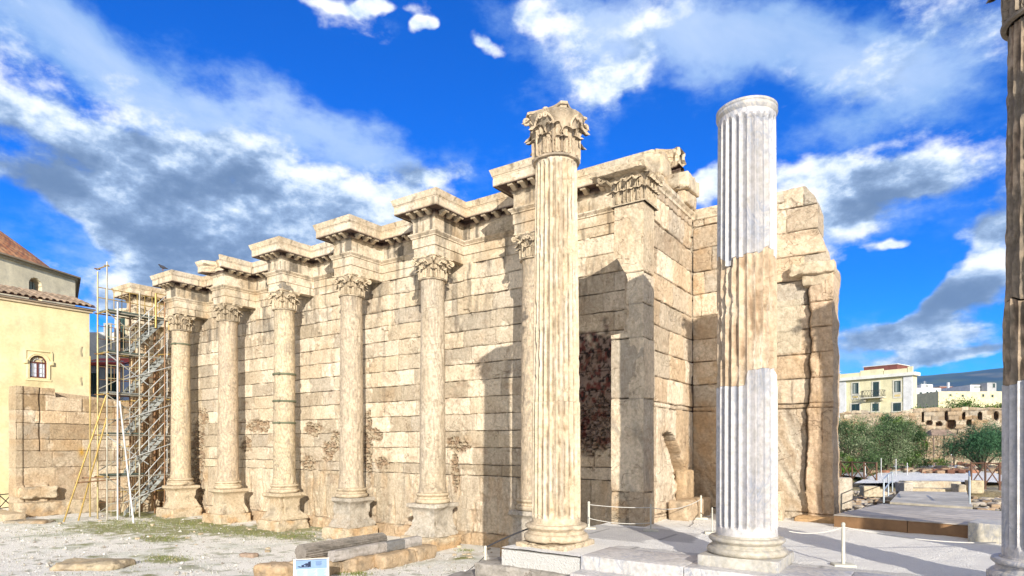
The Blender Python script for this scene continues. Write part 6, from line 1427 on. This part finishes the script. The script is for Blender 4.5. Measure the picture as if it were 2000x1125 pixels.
# ------------------------------------------------------------------ scaffolding stair tower
def scaffold():
    t = thing('scaffold_tower', 'tall tube scaffolding stair tower wrapped around the leftmost column', 'scaffold')
    XF, XB = -26.2, -27.0; lev = [.12, 1.75, 3.35, 4.92, 6.50, 8.07]; G_ = (.36, .34, .28); Yl = (.42, .29, .09); S = (.46, .47, .46); W = (.52, .52, .50); B_ = (.22, .12, .06)
    def tb(name, A, B, r=.026, col=G_): b = MB(); b.tube([A, B], r*1.15, 8, col); b.build(name, M_TUBE, t, 50)
    for (y, zt, c1, c2) in ((10.81, 9.85, G_, (.45, .36, .18)), (11.98, 8.9, G_, B_), (12.95, 8.9, B_, B_)):
        tb('standard', (XF, y, 0), (XF, y, zt), .028, c1); tb('standard', (XB, y, 0), (XB, y, zt-.25), .028, c2)
    tb('standard', (XF+.12, 11.13, 0), (XF+.12, 11.13, 8.35), .03, W)
    tb('standard', (XB-.9, 11.98, 0), (XB-.9, 11.98, 8.0), .026, B_); tb('standard', (XB-.9, 10.9, 0), (XB-.9, 10.9, 6.4), .026, (.4, .3, .12))
    for z in [l-.1 for l in lev[1:]]+[9.7]:
        tb('ledger', (XF, 10.7, z), (XF, 13.2 if z < 9 else 10.9, z), .022, G_); tb('ledger', (XB, 10.7, z), (XB, 13.2 if z < 9 else 10.9, z), .022, B_)
        for y in ((10.81, 11.98, 13.12) if z < 9 else (10.81,)): tb('transom', (XB-.1, y, z), (XF+.1, y, z), .022, Yl if y < 11 else G_)
    for k, z in enumerate(lev[1:]):
        m = MB()
        for q in range(3): m.bb(XB+.04+q*.25, XB+.27+q*.25, 10.85, 13.1 if k == 4 else 12.2, z-.05, z, (.07, .095, .08) if k in (0, 1, 3, 4) else (.16, .17, .16))
        m.build('platform', M_WOOD, t, 30)
    for k in range(5):
        z0, z1 = lev[k], lev[k+1]; y0, y1 = 11.62, 13.05
        m = MB(); col = (.40, .43, .42)
        for x in (XF-.02, XF-.50):
            V = []; L_ = .09
            for (y, z) in ((y0, z0), (y1, z1)): V += [(x, y, z-L_), (x, y, z+L_), (x-.03, y, z+L_), (x-.03, y, z-L_)]
            m.add(V, [np.array([[0, 1, 5, 4], [1, 2, 6, 5], [2, 3, 7, 6], [3, 0, 4, 7]])], col)
        for q in range(8): f = (q+.5)/8; y = y0+(y1-y0)*f; z = z0+(z1-z0)*f; m.bb(XF-.50, XF-.02, y-.09, y+.09, z-.012, z+.015, (.34, .36, .35))
        m.build('stair_flight', M_TUBE, t, 30)
        for dz in (.55, .95): tb('handrail', (XF+.0, y0, z0+dz), (XF+.0, y1, z1+dz), .017, S)
        for f in (0, .5, 1): tb('rail_post', (XF, y0+(y1-y0)*f, z0+(z1-z0)*f), (XF, y0+(y1-y0)*f, z0+(z1-z0)*f+.97), .015, S)
        tb('brace', (XF+.03, 10.81, z1-.15), (XF+.03, 12.3, z0+.35), .018, S if k % 2 else G_); tb('brace', (XB, 10.81, z0+.1), (XB, 13.1, z1-.1), .018, G_)
        if k < 4: tb('brace', (XF+.03, 11.4, z0+.5), (XF+.03, 13.4, z0+1.25), .018, S)
        g = MB()
        for zz in (.5, 1.0): g.tube([(XF, 10.81, z0+zz), (XF, 11.98, z0+zz)], .016, 6, (.42, .36, .2) if k > 2 else G_); g.tube([(XB, 10.81, z0+zz), (XB, 13.1, z0+zz)], .016, 6, B_)
        for q in range(5): y = 10.95+q*.22; g.tube([(XF, y, z0+.03), (XF, y, z0+1.0)], .012, 6, (.40, .34, .2))
        for q in range(7): y = 11.1+q*.3; g.tube([(XB, y, z0+.5), (XB, y, z0+1.0)], .012, 6, B_)
        g.build('guard_rail', M_TUBE, t, 50)
    # guard rail of the top deck, yellow boards of the ladder frame
    g = MB()
    for q in range(8): y = 11.1+q*.29; g.tube([(XB, y, 8.1), (XB, y, 9.0)], .016, 6, Yl); 
    for zz in (8.6, 9.0): g.tube([(XB, 10.81, zz), (XB, 13.12, zz)], .018, 6, Yl); g.tube([(XF, 12.6, zz), (XF, 13.12, zz)], .018, 6, Yl)
    g.tube([(XF, 12.6, 7.6), (XF, 12.6, 9.0)], .04, 8, Yl); g.tube([(XF, 13.12, 7.6), (XF, 13.12, 9.0)], .03, 8, Yl); g.build('guard_rail', M_TUBE, t, 50)
    tb('raking_tube', (*at(124, 23.1), 0), (XF, 10.78, 4.75), .027, Yl); tb('raking_tube', (*at(153, 23.6), 0), (XF, 10.80, 3.9), .027, Yl); tb('tie_tube', (*at(146, 23.3), 1.45), (XF, 11.2, 1.55), .022, B_)
    tb('tie_tube', (*at(160, 23.6), 1.62), (XF, 10.9, 1.62), .022, B_)
    tb('raking_pole', (*at(261, 22.9), 0), (XF+.14, 11.2, 4.55), .03, (.55, .55, .54))
    # timber props packed round the column
    for k in range(9): y = 12.5+.15*k; tb('timber_prop', (XB-1.2-.1*(k % 3), y, 0), (XB-1.1-.12*(k % 3), y+.05, 7.3-.3*(k % 4)), .04, (.30, .19, .10) if k % 2 else (.36, .24, .13))
    for k in range(7): z = .9+k*.95; tb('tie_tube', (XB-1.5, 12.2, z), (XF-.3, 13.5, z+.08), .022, B_ if k % 2 else Yl)
scaffold()
def low_fence():
    t = thing('iron_fence', 'low brown iron fence at the far left edge before the domed building', 'fence'); A, B = at(-30, 24.5), at(24, 26.0)
    for k in range(3): p = A+(B-A)*k/2; b = MB(); b.tube([(*p, .1), (*p, .95)], .04, 6, (.13, .09, .06)); b.build('post', M_IRON, t, 40)
    for z in (.85, .3): b = MB(); b.tube([(*A, z), (*B, z)], .022, 6, (.13, .09, .06)); b.build('rail', M_IRON, t, 40)
    for k in range(2): p, q = A+(B-A)*k/2, A+(B-A)*(k+1)/2; b = MB(); b.tube([(*p, .3), (*q, .85)], .018, 6, (.13, .09, .06)); b.tube([(*p, .85), (*q, .3)], .018, 6, (.13, .09, .06)); b.build('crossbar', M_IRON, t, 40)
    b = MB(); c = at(0, 24.5); rough(b, (c[0], c[1], .1), (1.6, .35, .16), .1, .04, .02, 3, 3, colf=scol(3, CREAM)); tag(b.build('kerb_stone', M_STONE, None, 45), 'low cream kerb under the iron fence at the left edge', 'kerb')
low_fence()

# ------------------------------------------------------------------ small stuff on the ground
def litter():
    rng = np.random.RandomState(3); n = 9000
    px = rng.uniform(-60, 1000, n); tt = 11+rng.power(.8, n)*14; keep = np.ones(n, bool)
    u = (px-1000)/FPX; x = tt*(-sn+u*cs); y = tt*(cs+u*sn); ok = (y < 12.6) & ((x < -6.6)); x, y = x[ok], y[ok]; n = len(x)
    s = rng.uniform(.008, .022, n)*(1+2.0*(rng.rand(n) > .97)); base = np.array([[1, 0, 0], [0, 1, 0], [-1, 0, 0], [0, -1, 0], [0, 0, .8], [0, 0, -.6]], float)
    jit = rng.uniform(.6, 1.3, (n, 6, 1)); V = base[None]*jit*s[:, None, None]; th = rng.uniform(0, 6.28, n); c_, s_ = np.cos(th)[:, None], np.sin(th)[:, None]
    V = np.stack([V[..., 0]*c_-V[..., 1]*s_+x[:, None], V[..., 0]*s_+V[..., 1]*c_+y[:, None], V[..., 2]+.015+0*x[:, None]], -1)
    F = np.array([[0, 1, 4], [1, 2, 4], [2, 3, 4], [3, 0, 4], [1, 0, 5], [2, 1, 5], [3, 2, 5], [0, 3, 5]]); FF = (np.arange(n)[:, None, None]*6+F[None]).reshape(-1, 3)
    col = np.array([[.55, .53, .48], [.40, .37, .32], [.30, .27, .23], [.6, .58, .55]])[rng.randint(0, 4, n)]
    tag(MB().add(V.reshape(-1, 3), [FF], np.repeat(col, 6, 0)).build('pebbles', M_ATT, None, 0, smooth=False), kind='stuff')
    # grass tufts: blades
    spots = []
    for (a, b, k, r) in ((322, 1052, 90, .5), (325, 1092, 70, .4), (300, 1028, 160, 1.0), (240, 1024, 130, 1.0), (370, 1025, 110, .8), (430, 1036, 90, .7), (600, 1044, 40, .25), (560, 1050, 70, .5), (800, 1086, 14, .12), (130, 1040, 80, 1.2), (232, 1105, 40, .2), (700, 1122, 60, .18), (655, 1118, 50, .2), (910, 1076, 25, .15), (660, 1058, 20, .2), (490, 1046, 60, .6)):
        p = at(a, CZ*FPX/(b-870)); spots += [(p[0]+rng.normal(0, r), p[1]+rng.normal(0, r*.7), 1.0) for _ in range(k*4)]
    for _ in range(1800): a = rng.uniform(-40, 950); b = 1018+rng.power(.5)*107; p = at(a, CZ*FPX/(b-870)); spots.append((p[0], p[1], .6)) if p[1] < 12.5 else None
    sp = np.array(spots); n = len(sp); h = rng.uniform(.02, .07, n)*sp[:, 2]; w = rng.uniform(.004, .009, n); th = rng.uniform(0, 6.28, n); ln = rng.normal(0, .025, (n, 2))
    dx, dy = np.cos(th)*w, np.sin(th)*w
    V = np.stack([np.stack([sp[:, 0]-dx, sp[:, 1]-dy, 0*h], 1), np.stack([sp[:, 0]+dx, sp[:, 1]+dy, 0*h], 1), np.stack([sp[:, 0]+ln[:, 0], sp[:, 1]+ln[:, 1], h+.015], 1)], 1).reshape(-1, 3)
    col = np.array([[.14, .19, .04], [.20, .22, .06], [.10, .14, .03], [.30, .27, .12]])[rng.randint(0, 4, n)]
    tag(MB().add(V, [np.arange(n*3).reshape(-1, 3)], np.repeat(col, 3, 0)).build('grass', M_LEAF, None, 0, smooth=False), kind='stuff')
litter()
def extras():
    # a dark bird resting on the cornice above the second column
    p = at(318, 25.1); z = zat(529, 25.1); e = np.array([cs, sn]); b = MB()
    pts = [(.20, .02), (.12, .05), (.02, .08), (-.07, .12), (-.12, .17), (-.15, .19), (-.19, .185)]; rd = [.012, .03, .065, .055, .032, .030, .006]
    b.tube([(p[0]+e[0]*x, p[1]+e[1]*x, z+.06+y) for x, y in pts], rd, 10, (.035, .035, .045))
    for q in (-.02, .02): b.tube([(p[0]+q, p[1], z+.09), (p[0]+q, p[1], z)], .008, 5, (.2, .08, .05))
    tag(b.build('bird', M_ATT, None, 60), 'small dark bird perched on the cornice over the column beside the scaffolding', 'bird')
    for i, (px, t, y0, y1, lb) in enumerate(((1637, 93, 745, 722, 'thin white aerial mast on the left corner of the pale yellow building'), (1800, 150, 757, 749, 'thin aerial on the white stepped building'), (1852, 160, 756, 747, 'pale chimney pipe on the dark reddish building'), (1806, 152, 752, 744, 'thin mast standing before the mountain skyline'))):
        p = at(px, t); b = MB(); r = (.07, .05, .35, .05)[i]; b.tube([(*p, zat(y0, t)-1), (*p, zat(y1, t))], r, 6, (.5, .52, .55))
        if i != 2:
            for k in range(3): zz = zat(y1, t)-.25-.35*k; b.tube([(p[0]-.35, p[1]-.2, zz), (p[0]+.35, p[1]+.2, zz)], r*.6, 5, (.5, .52, .55))
        tag(b.build('aerial' if i != 2 else 'chimney', M_ATT, None, 50), lb, 'aerial' if i != 2 else 'chimney')
    # loose chips of stone at the foot of the wall and round the bases
    rng = np.random.RandomState(11); m = MB()
    for k in range(130):
        a = rng.uniform(-29, -6.5); y = 12.2+rng.uniform(0, 1.7) if rng.rand() < .8 else rng.uniform(9, 12); s = rng.uniform(.02, .07)
        rough(m, (a, y, s*.3), (s, s*rng.uniform(.6, 1), s*rng.uniform(.4, .7)), s*.8, s*.3, s*.15, 9, rng.randint(99), CREAM*rng.uniform(.6, 1.0), rz=rng.uniform(0, 3))
    tag(m.build('stone_chips', M_STONE, None, 45), kind='stuff')
extras()
# ------------------------------------------------------------------ the air between here and the mountain
def haze():
    b = MB(); b.bb(-5300, 5300, -900, 5600, -2.5, 480)
    def f(g, bs): pass
    m = bpy.data.materials.new('haze'); m.use_nodes = True; m.node_tree.nodes.clear(); g = NT(m.node_tree)
    v = g.node('ShaderNodeVolumePrincipled'); v.inputs['Color'].default_value = (.3, .58, 1.0, 1); v.inputs['Density'].default_value = .00006; v.inputs['Anisotropy'].default_value = 0
    o = g.node('ShaderNodeOutputMaterial'); g.l.new(v.outputs[0], o.inputs['Volume'])
    tag(b.build('haze', m, None, 0, smooth=False), kind='stuff')
haze()
